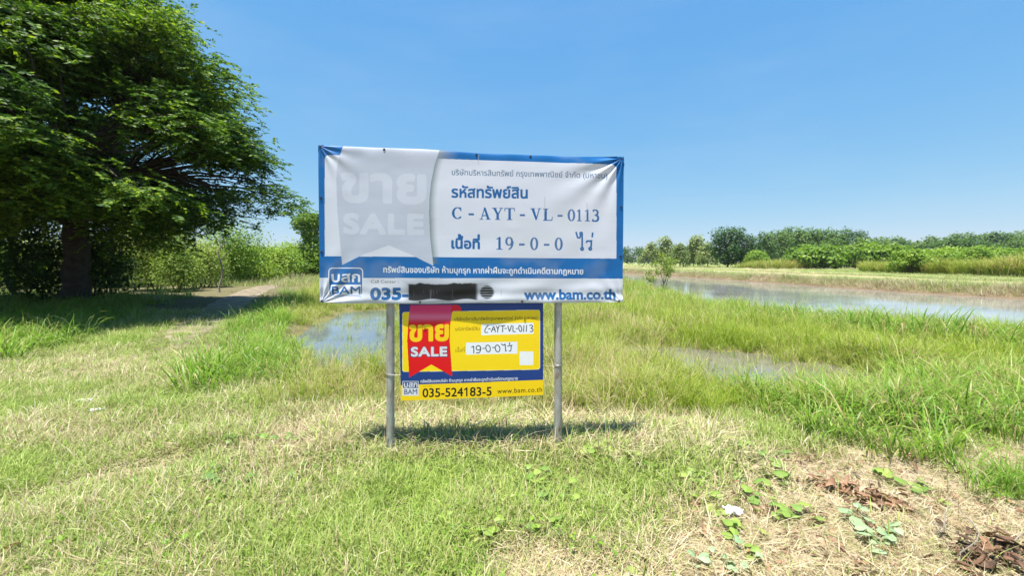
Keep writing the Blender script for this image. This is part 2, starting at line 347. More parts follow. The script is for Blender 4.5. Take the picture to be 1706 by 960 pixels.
# ------------------------------------------------------------------ the two sale signs
P0 = np.array([-1.467, 3.18]); SN = np.array([.1003, -.99496])          # a point and the outward normal of the banner's plane
def on_plane(px, py, off=0.0):
    """where the sign's flat print, measured on the photograph, lies on the sign's own plane"""
    a = (np.asarray(px, float) - CX) / F; b = -(np.asarray(py, float) - HY) / F
    t = ((P0 @ SN)) / (a * SN[0] + SN[1])
    return np.stack([t * a + SN[0] * off, t + SN[1] * off, CAMH + t * b], -1)
_gc = {}
def glyph(ch, bold):
    k = (ch, bold)
    if k in _gc: return _gc[k]
    def mk(s):
        cu = bpy.data.curves.new('t', 'FONT'); cu.body = s; cu.fill_mode = 'NONE'; cu.resolution_u = 5
        o = bpy.data.objects.new('t', cu); COL.objects.link(o)
        me = bpy.data.meshes.new_from_object(o.evaluated_get(bpy.context.evaluated_depsgraph_get()))
        v = np.array([q.co[:2] for q in me.vertices]).reshape(-1, 2); nb = {}
        for e in me.edges:
            a_, b_ = e.vertices; nb.setdefault(a_, []).append(b_); nb.setdefault(b_, []).append(a_)
        f = []; seen = set()
        for i in sorted(nb):
            if i in seen: continue
            lp = [i]; seen.add(i); cur = i; nxt = i + 1 if i + 1 in nb[i] else nb[i][0]
            while nxt not in seen:
                lp.append(nxt); seen.add(nxt); k2 = [q for q in nb[nxt] if q != cur]; cur = nxt
                if not k2: break
                nxt = k2[0]
            f.append(tuple(lp))
        bpy.data.objects.remove(o); bpy.data.curves.remove(cu); bpy.data.meshes.remove(me); return v, f
    v, f = mk(ch) if ch != ' ' else (np.zeros((0, 2)), [])
    a = mk(ch + '|')[0][:, 0].max() - mk('|')[0][:, 0].max()
    if ch == '1': v, f, a = np.array([(.24, 0), (.325, 0), (.325, .69), (.265, .69), (.09, .56), (.09, .475), (.24, .575)]), [tuple(range(7))], .52
    _gc[k] = (v, f, a); return _gc[k]
UP = set('ัิีึื'); TONE = set('่้๊๋์'); LOW = set('ุู')
def layout(body, bold, track=0.0):
    x = 0; out = []; prev = ''
    for ch in body:
        v, f, a = glyph(ch, bold)
        dy = 0
        if ch in TONE and prev in UP: dy = .17
        mark = ch in UP or ch in TONE or ch in LOW
        if len(v): out.append((v + (x, dy), f, 1 if mark else 0))
        x += a + (0 if mark else track); prev = ch
    return out
class Canvas:
    """the print of one sign: filled shapes in the photograph's pixel units, rasterised once and carried by the sheet's vertices"""
    SS = 8
    def __init__(c, x0, y0, x1, y1):
        c.o = (x0, y0); c.W = int((x1 - x0) * c.SS); c.H = int((y1 - y0) * c.SS); c.layers = []
    def fill(c, px, py, faces, col):
        if not c.layers or c.layers[-1][0] != col: c.layers.append((col, np.zeros((c.H, c.W), bool)))
        A = c.layers[-1][1]; X_ = (np.asarray(px) - c.o[0]) * c.SS - .5; Y_ = (np.asarray(py) - c.o[1]) * c.SS - .5
        for f in faces:
            for k in range(1, len(f) - 1):
                i = (f[0], f[k], f[k + 1]); x = X_[list(i)]; y = Y_[list(i)]
                xa, xb = max(0, int(math.floor(x.min()))), min(c.W - 1, int(math.ceil(x.max()))); ya, yb = max(0, int(math.floor(y.min()))), min(c.H - 1, int(math.ceil(y.max())))
                if xb < xa or yb < ya: continue
                d = (x[1] - x[0]) * (y[2] - y[0]) - (x[2] - x[0]) * (y[1] - y[0])
                if abs(d) < 1e-9: continue
                gx_, gy_ = np.meshgrid(np.arange(xa, xb + 1), np.arange(ya, yb + 1))
                w1 = ((gx_ - x[0]) * (y[2] - y[0]) - (x[2] - x[0]) * (gy_ - y[0])) / d; w2 = ((x[1] - x[0]) * (gy_ - y[0]) - (gx_ - x[0]) * (y[1] - y[0])) / d
                A[ya:yb + 1, xa:xb + 1] |= (w1 >= -1e-6) & (w2 >= -1e-6) & (w1 + w2 <= 1 + 1e-6)
    def fill_wind(c, px, py, loops, col):
        if not c.layers or c.layers[-1][0] != col: c.layers.append((col, np.zeros((c.H, c.W), bool)))
        A = c.layers[-1][1]; X_ = (np.asarray(px) - c.o[0]) * c.SS - .5; Y_ = (np.asarray(py) - c.o[1]) * c.SS - .5
        xa, xb = max(0, int(X_.min()) - 1), min(c.W - 1, int(X_.max()) + 2); ya, yb = max(0, int(Y_.min()) - 1), min(c.H - 1, int(Y_.max()) + 2)
        if xb < xa or yb < ya: return
        xs = np.arange(xa, xb + 1)[None]; ys = np.arange(ya, yb + 1)[:, None] + 1e-4; wn_ = np.zeros((yb - ya + 1, xb - xa + 1), int)
        for lp in loops:
            for k in range(len(lp)):
                i, j = lp[k], lp[(k + 1) % len(lp)]; y0, y1 = Y_[i], Y_[j]
                if y0 == y1: continue
                lo, hi = max(0, int(min(y0, y1)) - ya - 1), min(len(ys), int(max(y0, y1)) - ya + 3)
                yy = ys[lo:hi]; cr = ((y0 <= yy) != (y1 <= yy)) & (xs < X_[i] + (yy - y0) / (y1 - y0) * (X_[j] - X_[i])); wn_[lo:hi] += cr * (1 if y1 > y0 else -1)
        A[ya:yb + 1, xa:xb + 1] |= wn_ != 0
    def thicken(c, r):
        A = c.layers[-1][1]; r = r * c.SS; k = int(math.ceil(r)); ry, rx = np.nonzero(A.any(1))[0], np.nonzero(A.any(0))[0]
        y0, y1, x0, x1 = max(k, ry[0] - k), min(c.H - k, ry[-1] + k + 1), max(k, rx[0] - k), min(c.W - k, rx[-1] + k + 1); B = A.copy()
        for dy in range(-k, k + 1):
            for dx in range(-k, k + 1):
                if dx * dx + dy * dy <= r * r + .3: B[y0:y1, x0:x1] |= A[y0 + dy:y1 + dy, x0 + dx:x1 + dx]
        c.layers[-1] = (c.layers[-1][0], B)
    def over(c, base, px, py):
        out = base.copy(); k = c.SS // 4
        u = (px - c.o[0]) * 4; v = (py - c.o[1]) * 4
        for col, A in c.layers:
            if not A.any(): continue
            B = A[:A.shape[0] // k * k, :A.shape[1] // k * k].reshape(A.shape[0] // k, k, A.shape[1] // k, k).mean((1, 3))
            B = (B + np.roll(B, 1, 0) + np.roll(B, 1, 1) + np.roll(np.roll(B, 1, 0), 1, 1)) / 4
            ry, rx = np.nonzero(B.any(1))[0], np.nonzero(B.any(0))[0]
            w = (u > rx[0] - 2) & (u < rx[-1] + 3) & (v > ry[0] - 2) & (v < ry[-1] + 3)
            uu = np.clip(u[w], 0, B.shape[1] - 1.001); vv = np.clip(v[w], 0, B.shape[0] - 1.001); i = uu.astype(int); j = vv.astype(int); fu = uu - i; fv = vv - j
            t = (B[j, i] * (1 - fu) + B[j, i + 1] * fu) * (1 - fv) + (B[j + 1, i] * (1 - fu) + B[j + 1, i + 1] * fu) * fv
            out[w] = out[w] * (1 - t[..., None]) + np.array(col) * t[..., None]
        return out
def text(cv_, body, x0, x1, b0, b1, h, ref=.558, bold=0., col=(0, 0, 0), track=0.):
    """x0..x1 on the print, baseline b0..b1, h the height of a plain letter (ref in font units)"""
    if cv_.layers: cv_.layers.append((col, np.zeros((cv_.H, cv_.W), bool)))
    gl = layout(body, 0.0, track); allv = np.concatenate([q[0] for q in gl]); mn, mxx = allv[:, 0].min(), allv[:, 0].max()
    for v, f, mk_ in gl:
        t = (v[:, 0] - mn) / (mxx - mn); cv_.fill_wind(x0 + t * (x1 - x0), b0 + t * (b1 - b0) - v[:, 1] / ref * h, f, col)
    if bold: cv_.thicken(bold / ref * h)
def strokes(cv_, lines, width, tf, col):
    for q, ln in enumerate(lines):
        ln = np.asarray(ln, float)
        if len(ln) > 2:      # round the corners a little
            t = np.linspace(0, len(ln) - 1, (len(ln) - 1) * 5 + 1); s_ = np.stack([np.interp(t, np.arange(len(ln)), ln[:, k]) for k in (0, 1)], -1)
            k = np.array([.25, .5, .25]); s_[1:-1] = np.stack([np.convolve(s_[:, j], k, 'valid') for j in (0, 1)], -1); ln = s_
        v, f = band(ln, width); cv_.fill(*tf(v[:, 0], v[:, 1]), f, col)
def ell(cx, cy, rx, ry, slant=0, n=14):
    a = np.linspace(0, 2 * math.pi, n + 1); return np.stack([cx + rx * np.cos(a) - slant * np.sin(a), cy + ry * np.sin(a)], -1)

# serif letters, drawn as filled pieces in a unit-high cell (x right, y up)
def band(p, w): 
    p = np.asarray(p, float); T = np.gradient(p, axis=0); T /= np.linalg.norm(T, axis=1)[:, None]; Nn = np.stack([-T[:, 1], T[:, 0]], -1)
    w = np.broadcast_to(np.asarray(w, float), (len(p),)) / 2; v = np.concatenate([p + Nn * w[:, None], p - Nn * w[:, None]]); n = len(p)
    return v, [(i, n + i, n + i + 1, i + 1) for i in range(n - 1)]
def rect(x0, y0, x1, y1): return np.array([(x0, y0), (x1, y0), (x1, y1), (x0, y1)], float), [(0, 1, 2, 3)]
def poly(*p): return np.array(p, float), [tuple(range(len(p)))]
def arc(cx, cy, rx, ry, a0, a1, w0, w1, n=28):
    a = np.radians(np.linspace(a0, a1, n)); return band(np.stack([cx + rx * np.cos(a), cy + ry * np.sin(a)], -1), w0 + (w1 - w0) * np.abs(np.cos(a)) ** 1.3)
def ring(cx, cy, rx, ry, w0, w1): return arc(cx, cy, rx, ry, 0, 360, w0, w1, 40)
SERIF = {
 'C': [arc(.5, .5, .38, .46, 48, 318, .05, .2), poly((.74, .98), (.80, .98), (.82, .66), (.76, .66)), poly((.70, .80), (.78, .72), (.82, .66), (.74, .90))],
 'A': [poly((.44, 1), (.50, 1), (.20, .03), (.14, .03)), poly((.38, 1), (.54, 1), (.90, .03), (.70, .03)), rect(.26, .30, .66, .36), rect(.02, 0, .32, .04), rect(.60, 0, 1.0, .04)],
 'Y': [poly((.10, .97), (.32, .97), (.58, .45), (.42, .42)), poly((.80, .97), (.88, .97), (.58, .42), (.50, .47)), rect(.40, .03, .60, .46), rect(0, .96, .42, 1), rect(.66, .96, 1, 1), rect(.28, 0, .72, .04)],
 'T': [rect(.39, .03, .61, .97), rect(.02, .94, .98, 1), poly((.02, .97), (.09, .97), (.05, .72), (.02, .72)), poly((.98, .97), (.91, .97), (.95, .72), (.98, .72)), rect(.25, 0, .75, .04)],
 'V': [poly((.10, .97), (.33, .97), (.60, .16), (.50, 0)), poly((.80, .97), (.87, .97), (.56, 0), (.50, .03)), rect(0, .96, .43, 1), rect(.67, .96, 1, 1)],
 'L': [rect(.14, .03, .38, .97), rect(.0, .96, .52, 1), rect(.0, 0, .96, .05), poly((.90, 0), (.96, 0), (1.0, .30), (.95, .30))],
 '0': [ring(.5, .5, .36, .46, .06, .25)],
 '1': [rect(.36, .03, .66, .96), poly((.06, .84), (.10, .80), (.42, .88), (.62, 1), (.50, 1)), rect(.08, 0, .94, .05)],
 '3': [arc(.42, .75, .34, .22, 150, -80, .07, .22), arc(.42, .28, .42, .26, 95, -150, .08, .25)],
 '9': [ring(.46, .67, .33, .30, .06, .22), arc(.30, .62, .56, .60, 5, -80, .06, .22)],
 '-': [rect(0, .36, 1, .50)]}
def serif(cv_, chars, col):
    for ch, x0, x1, yb, h in chars:
        for v, f in SERIF[ch]: cv_.fill(740 + (x0 + v[:, 0] * (x1 - x0)) / 5.88, 270 + (yb - v[:, 1] * h) / 5.88, f, col)
    cv_.thicken(.26)

def inpoly(px, py, pts):
    ins = np.zeros(px.shape, bool); n = len(pts)
    for i in range(n):
        (x0, y0), (x1, y1) = pts[i], pts[(i + 1) % n]
        if y0 == y1: continue
        c_ = ((y0 > py) != (y1 > py)) & (px < (x1 - x0) * (py - y0) / (y1 - y0) + x0); ins ^= c_
    return ins
def rrect(px, py, x0, y0, x1, y1, r):
    qx = np.maximum(np.maximum(x0 + r - px, px - x1 + r), 0); qy = np.maximum(np.maximum(y0 + r - py, py - y1 + r), 0)
    return (np.hypot(qx, qy) < r) & (px > x0) & (px < x1) & (py > y0) & (py < y1)
def smp(pts, x): pts = np.array(pts, float); return np.interp(x, pts[:, 0], pts[:, 1])

TOPE = [(530, 241), (575, 243.5), (640, 246), (700, 247.5), (735, 250), (795, 254.5), (884, 257.5), (960, 260.5), (1040, 260.5)]
BOTE = [(533, 503.5), (560, 506), (640, 506), (720, 506.5), (800, 505), (900, 505), (980, 504.5), (1037, 503)]
def banner_disp(px, py):
    px = np.asarray(px, float); py = np.asarray(py, float)
    d = .007 * (fbm(px, py, 130, 3) - .5) + .003 * (fbm(px * .5, py, 40, 8) - .5)
    for (cx_, cy_, a, n, ph, L_) in ((533, 243, .006, 13, .4, 40), (1037, 263, .010, 15, 1.1, 55), (536, 504, .008, 15, 2., 46), (1034, 503, .004, 11, .2, 30)):
        r = np.hypot(px - cx_, py - cy_); th = np.arctan2(py - cy_, px - cx_)
        d = d + a * np.exp(-r / L_) * np.sin(th * n + ph) * np.minimum(r / 12, 1)
    top = smp(TOPE, px); d = d + .005 * np.exp(-(py - top) / 9) * .5 * np.sin(px / 13. + 2 * np.sin(px / 47.)) - .006 * np.exp(-(py - top) / 3.0)
    bot = smp(BOTE, px); d = d + .0045 * np.exp(-(bot - py) / 14) * np.sin((bot - py) / 3.2 + 3 * (fbm(px, py, 60, 4) - .5)) + .004 * np.exp(-(bot - py) / 30) * np.sin(px / 19. + py / 7.)
    return d
RIB = [(574, 236), (565, 262), (561, 280), (560.5, 315), (562, 351), (570, 441.5), (608, 423), (648, 409), (686, 425), (722, 443), (716.5, 395), (715, 357), (715.5, 330), (718, 305), (724, 275), (732, 250), (736, 236)]
def mix3(c, col, t): return c * (1 - t[..., None]) + np.array(col) * t[..., None]
BLUE = (.007, .105, .315); WHITE = (.49, .525, .60)
def banner_print(px, py):
    c = np.empty(px.shape + (3,)); c[:] = BLUE
    f = fbm(px, py * 3, 22, 77); c *= (.90 + .2 * f)[..., None]
    tp = 258 + (px - 544) * 16 / 482; pn = rrect(px, py - (tp - 258), 541, 258, 1027, 9999, 8) & (py < 427 + (px - 544) * 4 / 482)
    c[pn] = WHITE
    btm = py > 463 + (px - 533) * .003; c[btm] = WHITE
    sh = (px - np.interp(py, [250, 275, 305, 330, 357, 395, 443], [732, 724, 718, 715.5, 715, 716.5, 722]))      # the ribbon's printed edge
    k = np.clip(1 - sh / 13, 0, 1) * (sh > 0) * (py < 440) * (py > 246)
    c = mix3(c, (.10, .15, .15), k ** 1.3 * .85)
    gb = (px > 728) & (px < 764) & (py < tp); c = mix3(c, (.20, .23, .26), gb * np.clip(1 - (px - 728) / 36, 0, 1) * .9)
    r = inpoly(px, py, RIB); c[r] = (.375, .415, .495)
    st = fbm(px * .02, py, .9, 51, 2); c = c * (.975 + .05 * st)[..., None]
    return c
def spray(c, px, py):
    # sprayed-out digits
    btm = py > 463 + (px - 533) * .003
    top = 472.5 + 3.0 * (fbm(px, px * 0, 14, 61) - .5) * 2; bt = 500.5 + 1.5 * np.sin(px / 9.)
    k = sm(-1.6, 2.0, np.minimum(py - top, bt - py)) * sm(-2.5, 1.5, px - 680.5) * sm(-3, 8, 799 - px)
    k = k * (1 - .10 * (fbm(px, py * .03, 1.6, 63, 2) > .78) * sm(480, 486, py))
    k2 = sm(-2, 3, 12.5 - np.hypot(px - 811, (py - 487) * 1.05)) * (1 - .35 * (np.sin(py * 1.5) > .6))
    mist = .40 * np.exp(-np.maximum(0, np.maximum(np.abs(px - 745) - 66, (np.abs(py - 487) - 14) * 1.6)) / 6.) * (btm)
    c = mix3(c, (.012, .013, .014), np.clip(np.maximum(np.maximum(k, k2), mist), 0, 1))
    # grime along the hem and a few drips
    c = mix3(c, (.25, .24, .20), .35 * np.exp(-(smp(BOTE, px) - py) / 2.2) * (fbm(px, py, 18, 90) > .45))
    for dx, dy, ln in ((907.5, 328, 26), (978, 338, 16), (797, 258, 16), (835, 482, 12)):
        c = mix3(c, (.28, .30, .32), .55 * np.exp(-((px - dx) / .8) ** 2) * (py > dy) * (py < dy + ln))
    return mix3(c, (.40, .38, .33), .12 * sm(.55, .75, fbm(px, py, 50, 15)))

def print_mat(name, rough):
    m, nt, p, N, L = newmat(name); L.new(attr(nt, 'print').outputs['Color'], p.inputs['Base Color'])
    p.inputs['Roughness'].default_value = rough; p.inputs['Specular IOR Level'].default_value = .2
    n = noise_n(nt, 350, 2); bump(nt, n, .05, .001, p); return m
def printed_sheet(name, top, bot, lft, rgt, nu, nv, off, disp, fn, mat, parent, thick=0.0):
    s, t = np.meshgrid(np.linspace(0, 1, nu), np.linspace(0, 1, nv))
    px = np.interp(s, [0, 1], [lft[0], rgt[0]]); px = px + (lft[1] - lft[0]) * t * (1 - s) + (rgt[1] - rgt[0]) * t * s
    y0 = smp(top, px); y1 = smp(bot, px); py = y0 + (y1 - y0) * t
    d = off + disp(px, py); v = on_plane(px, py) + np.stack([SN[0] * d, SN[1] * d, 0 * d], -1)
    ii = np.arange(nu * nv).reshape(nv, nu)
    q = np.stack([ii[:-1, :-1], ii[1:, :-1], ii[1:, 1:], ii[:-1, 1:]], -1).reshape(-1, 4)
    mb = MB().add(v.reshape(-1, 3), q); cc = fn(px, py).reshape(-1, 3)
    if thick:
        e = np.concatenate([ii[0, :], ii[1:, -1], ii[-1, -2::-1], ii[-2:0:-1, 0]])
        fr = v.reshape(-1, 3)[e]; bk = fr - np.array([SN[0], SN[1], 0]) * thick; n = len(e); w = np.concatenate([fr, bk])
        mb.add(w, np.array([(i, (i + 1) % n, n + (i + 1) % n, n + i) for i in range(n)]))
        b4 = [0, nu - 1, nu - 1 + nv - 1, 2 * (nu - 1) + nv - 1]; mb.add(bk[b4], [(3, 2, 1, 0)])
        cc = np.concatenate([cc, np.tile(np.array([[.5, .5, .5]]), (2 * n + 4, 1))])
    me = mb.mesh(name, mat, True); a = me.attributes.new('print', 'FLOAT_COLOR', 'POINT')
    a.data.foreach_set('color', np.concatenate([cc, np.ones((len(cc), 1))], 1).astype(np.float32).ravel())
    o = bpy.data.objects.new(name, me); COL.objects.link(o); o.parent = parent; return o

I_blue = (.012, .095, .27); I_slate = (.06, .115, .19); I_white = (.58, .60, .64); I_pale = (.435, .475, .55); I_black = (.012, .012, .014)
I_yellow = (.78, .52, .01); I_navy = (.01, .03, .15); I_olive = (.10, .075, .01)
def rr_line(x0, y0, x1, y1, r, n=5):
    p = []
    for cx_, cy_, a0 in ((x1 - r, y1 - r, 0), (x0 + r, y1 - r, 90), (x0 + r, y0 + r, 180), (x1 - r, y0 + r, 270)):
        for k in range(n): a = R(a0 + 90 * k / (n - 1)); p.append((cx_ + r * math.cos(a), cy_ + r * math.sin(a)))
    return p + [p[0]]
idt = lambda x, y: (x, y)
def fillrr(cv_, x0, y0, x1, y1, col):
    cv_.fill(np.array([x0, x1, x1, x0]), np.array([y0, y0, y1, y1]), [(0, 1, 2, 3)], col)

bill = thing('billboard', 'large blue and white land sale banner on two steel posts with a blacked-out phone number', 'billboard', (0, 0, 0))
cb = Canvas(525, 235, 1045, 512)
text(cb, 'บริษัทบริหารสินทรัพย์ กรุงเทพพาณิชย์ จำกัด (มหาชน)', 752.8, 1012, 291.3, 297.2, 7.4, .558, .012, I_slate)
text(cb, 'รหัสทรัพย์สิน', 752.8, 878.6, 328.7, 330.2, 14.2, .558, .034, I_blue)
text(cb, 'เนื้อที่', 752.8, 798.7, 413.6, 414.6, 12.8, .558, .034, I_blue)
serif(cb, [('C', 75, 188, 558, 116), ('-', 240, 290, 562, 116), ('A', 345, 455, 563, 116), ('Y', 470, 578, 565, 116), ('T', 590, 692, 567, 116), ('-', 742, 790, 570, 116), ('V', 845, 950, 570, 116), ('L', 970, 1062, 573, 116), ('-', 1112, 1160, 576, 116), ('0', 1210, 1284, 579, 116), ('1', 1298, 1350, 579, 116), ('1', 1376, 1430, 580, 116), ('3', 1448, 1522, 582, 116),
           ('1', 508, 575, 858, 124), ('9', 598, 682, 860, 124), ('-', 735, 787, 862, 124), ('0', 843, 922, 863, 124), ('-', 978, 1030, 864, 124), ('0', 1083, 1162, 865, 124)], I_blue)
ztf = lambda x, y: (740 + x / 5.88, 270 + y / 5.88)
strokes(cb, [[(1292, 684), (1300, 715), (1308, 742), (1330, 744), (1336, 715), (1330, 694), (1352, 688), (1352, 760), (1352, 838)], ell(1352, 851, 12, 12), [(1392, 792), (1402, 772), (1425, 776), (1452, 770)], [(1440, 774), (1442, 810), (1438, 836)], ell(1432, 850, 12, 12), [(1456, 690), (1450, 738)]], 17, ztf, I_blue)
text(cb, '035-', 618, 679.5, 499, 499, 18.5, .69, .055, I_blue)
text(cb, 'www.bam.co.th', 874, 1024.7, 499, 498.4, 16.0, .69, .045, I_blue)
text(cb, 'Call Center :', 618, 664, 471.8, 472, 5.0, .69, .012, I_black)
text(cb, 'ทรัพย์สินของบริษัท ห้ามบุกรุก หากฝ่าฝืนจะถูกดำเนินคดีตามกฎหมาย', 639, 971.5, 454, 457, 7.6, .558, .018, I_white)
text(cb, 'ขาย', 571, 707, 334, 337, 44, .558, .045, I_pale)
text(cb, 'SALE', 574, 704, 388, 389, 31, .69, .055, I_pale, .06)
fillrr(cb, 547.5, 462.5, 604.6, 490, BLUE); fillrr(cb, 550, 462.5, 602, 495.4, BLUE)
strokes(cb, [rr_line(548, 446.8, 604.2, 494.2, 6)], 1.5, idt, I_white)
fillrr(cb, 551, 474.5, 601.5, 492, I_white)
text(cb, 'บสก', 553, 599.5, 469.6, 469.6, 12.6, .558, .025, I_white)
text(cb, 'BAM', 553.2, 600.3, 490, 490, 12.5, .69, .03, I_blue)
D = banner_disp
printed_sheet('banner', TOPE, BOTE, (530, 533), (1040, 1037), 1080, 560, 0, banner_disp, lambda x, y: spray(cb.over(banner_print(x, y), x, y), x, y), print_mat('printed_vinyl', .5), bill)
bn = bill.children[0]
for ex, ey in ((533.5, 244.5), (640, 249), (794, 257.5), (884, 260.5), (1036, 264), (1035, 345), (535, 330), (536, 420), (1034, 427), (537, 502), (1031, 502), (700, 503.5), (870, 502.5)):
    mb = MB(); o = .002 + float(banner_disp(np.array([ex]), np.array([ey]))[0]); e = on_plane(np.array([ex]), np.array([ey]), o)[0]
    a = np.linspace(0, 2 * math.pi, 13); tube(mb, np.stack([e[0] + .0065 * np.cos(a), e[1] + .00065 * np.cos(a), e[2] + .0065 * np.sin(a)], -1), .0032, 6, cap=False)
    mb.build('eyelet', M['eyelet'], bn, True)
def post_pts(px, off, z0, z1, n=9):
    b = on_plane(np.array([px]), np.array([500.]), off)[0]; z = np.linspace(z0, z1, n); return np.stack([np.full(n, b[0]), np.full(n, b[1]), z], -1)
for px in (648, 932.5):
    mb = MB(); pp = post_pts(px, -.062, -.25, 2.30); tube(mb, pp, .031, 16)
    po = mb.build('post', M['steel'], bill, True)
    mb = MB(); zt = .62 if px < 700 else .66; pc = post_pts(px, -.062, zt, zt + .004, 2)
    for dz in (0, .007): 
        a = np.linspace(0, 2 * math.pi, 17); tube(mb, np.stack([pc[0, 0] + .0335 * np.cos(a), pc[0, 1] + .0335 * np.sin(a), np.full(17, zt + dz) + .002 * np.sin(a * 2)], -1), .0028, 5, cap=False)
    e = on_plane(np.array([668. if px < 700 else 905.]), np.array([480.]), -.028)[0]; tube(mb, [(pc[0, 0], pc[0, 1] - .034, zt), (e[0], e[1], zt + .004)], .0007, 4)
    mb.build('wire_tie', M['wire'], po)
fr = MB()
def P3(px, py, off): return on_plane(np.array([px]), np.array([py]), off)[0]
q = [P3(536, 250, -.024), P3(1034, 267, -.024), P3(1031, 496, -.028), P3(541, 497, -.028)]
for i in range(4): tube(fr, [q[i], q[(i + 1) % 4]], .013, 8)
tube(fr, [P3(538, 370, -.022), P3(1033, 380, -.022)], .012, 8)
fr.build('frame', M['frame_steel'], bill, True)

# the lower board
BT = [(660, 504.5), (910, 503.5)]; BB = [(660, 670.4), (667, 670), (906, 660.2), (910, 660)]
def board_disp(px, py): return .004 * np.sin((px - 665) / 77.) + .003 * (fbm(px, py, 90, 12) - .5) - .027
RIB2 = [(683, 509), (680, 530), (677.5, 569), (681, 631), (718, 609), (753.3, 629), (749, 569), (749.5, 545), (753, 521), (756, 519), (768, 519.5), (768.3, 514), (764.5, 509.3), (760, 508.6)]
def board_print(px, py):
    c = np.empty(px.shape + (3,)); c[:] = (.012, .045, .20)
    k = (px - 670) / 230.; YEL = (.80, .57, .010)
    pn = rrect(px, py - (521.5 - 4 * k) + 521, 669.8, 521, 900, 620.5, 4); c[pn] = YEL
    edge = rrect(px, py - (521.5 - 4 * k) + 521, 669.2, 520.4, 900.6, 621.1, 4) & ~pn; c[edge] = (.75, .72, .45)
    c[py > 644 - (px - 665) * 9.2 / 241] = (.80, .54, .010)
    r = inpoly(px, py, RIB2); gl = np.exp(-((py - 529) / 6.) ** 2)
    red = np.empty_like(c); red[:] = (.62, .008, .012); red = mix3(red, (.55, .03, .13), sm(542, 515, py)); red = mix3(red, (.62, .16, .30), gl * .75)
    red = mix3(red, (.60, .01, .03), ((py < 521) & (px > 752)) * 1.)
    c[r] = red[r]
    for (x0, x1, ya, yb, h) in ((802, 890, 541, 538.7, 18.6), (776.5, 862.7, 572.3, 570.6, 20)):
        t = ya + (px - x0) / (x1 - x0) * (yb - ya); m_ = (px > x0) & (px < x1) & (py > t) & (py < t + h); c[m_] = (.70, .73, .78)
    m_ = rrect(px, py, 866.3, 587, 889.5, 610, 1.5); c[m_] = (.72, .73, .74)
    return c
bd = thing('sale_board', 'small yellow and navy sale board with red ribbon, between posts under the big banner', 'sale sign')
cc_ = Canvas(655, 495, 915, 675)
text(cc_, 'บริษัทบริหารสินทรัพย์กรุงเทพพาณิชย์ จำกัด (มหาชน)', 757, 896, 535.2, 533.2, 4.4, .558, .02, I_olive)
text(cc_, 'รหัสทรัพย์สิน', 758, 799, 552.6, 551.2, 4.8, .558, .0, I_olive)
text(cc_, 'เนื้อที่', 758.7, 774, 588, 587.6, 4.8, .558, .0, I_olive)
text(cc_, 'Call Center :', 704.5, 721, 646.6, 646, 1.8, .69, .0, I_olive)
text(cc_, 'ทรัพย์สินของบริษัท ห้ามบุกรุก หากฝ่าฝืนจะถูกดำเนินคดีตามกฎหมาย', 700, 863, 639.8, 634.6, 3.9, .558, .02, I_white)
text(cc_, '035-524183-5', 703.7, 819, 664, 661, 14.4, .69, .022, I_black)
text(cc_, 'www.bam.co.th', 829, 904, 657.6, 655, 8.0, .69, .014, I_black, .06)
text(cc_, 'ขาย', 682.5, 746, 569, 567.6, 25, .558, .042, I_yellow)
text(cc_, 'SALE', 683.6, 745, 595.6, 594.8, 15.4, .69, .075, I_navy, .05)
text(cc_, 'SALE', 684.6, 744, 595.0, 594.2, 14.6, .69, .048, I_white, .05)
htf = lambda x, y: (740 + x / 10.035, 520 + y / 10.035)
strokes(cc_, [[(742, 232), (712, 258), (690, 295), (678, 330), (690, 354), (738, 350)], [(738, 294), (780, 291)], [(788, 348), (832, 240), (862, 346)], [(806, 304), (856, 300)],
    [(872, 240), (902, 294)], [(926, 230), (902, 294), (894, 350)], [(944, 242), (1026, 236)], [(986, 240), (980, 348)], [(1012, 286), (1050, 284)], [(1068, 238), (1098, 346), (1132, 230)],
    [(1156, 234), (1154, 340), (1202, 338)], [(1206, 289), (1238, 286)], ell(1278, 286, 24, 52, -8), [(1342, 230), (1332, 346)], [(1388, 226), (1378, 343)],
    [(1428, 238), (1462, 226), (1490, 244), (1480, 268), (1452, 280), (1488, 292), (1494, 320), (1474, 340), (1440, 336)],
    [(455, 606), (494, 576), (496, 706)], ell(572, 612, 38, 38), [(610, 590), (612, 650), (590, 690), (560, 700), (534, 690)], [(640, 622), (682, 618)], ell(736, 622, 38, 58, -6), [(806, 607), (846, 604)], ell(896, 622, 40, 58, -6),
    [(956, 546), (1000, 572), (1024, 542), (1030, 640), (1044, 664), (1022, 668)], [(1060, 586), (1100, 574), (1146, 568)], [(1126, 574), (1122, 650), (1112, 668), (1086, 664)], [(1102, 518), (1094, 562)]], 15, htf, I_black)
fillrr(cc_, 669.6, 637, 696.8, 661.6, I_white); fillrr(cc_, 670.6, 638, 695.8, 648.6, I_navy)
text(cc_, 'บสก', 672.5, 694.4, 647.4, 647, 7.2, .558, .03, I_white); text(cc_, 'BAM', 672.8, 694.2, 659.2, 658.6, 8.2, .69, .01, I_navy)
printed_sheet('panel', BT, BB, (664, 667), (906, 906), 620, 400, 0, board_disp, lambda x, y: cc_.over(board_print(x, y), x, y), print_mat('printed_plastic_board', .35), bd, .005)

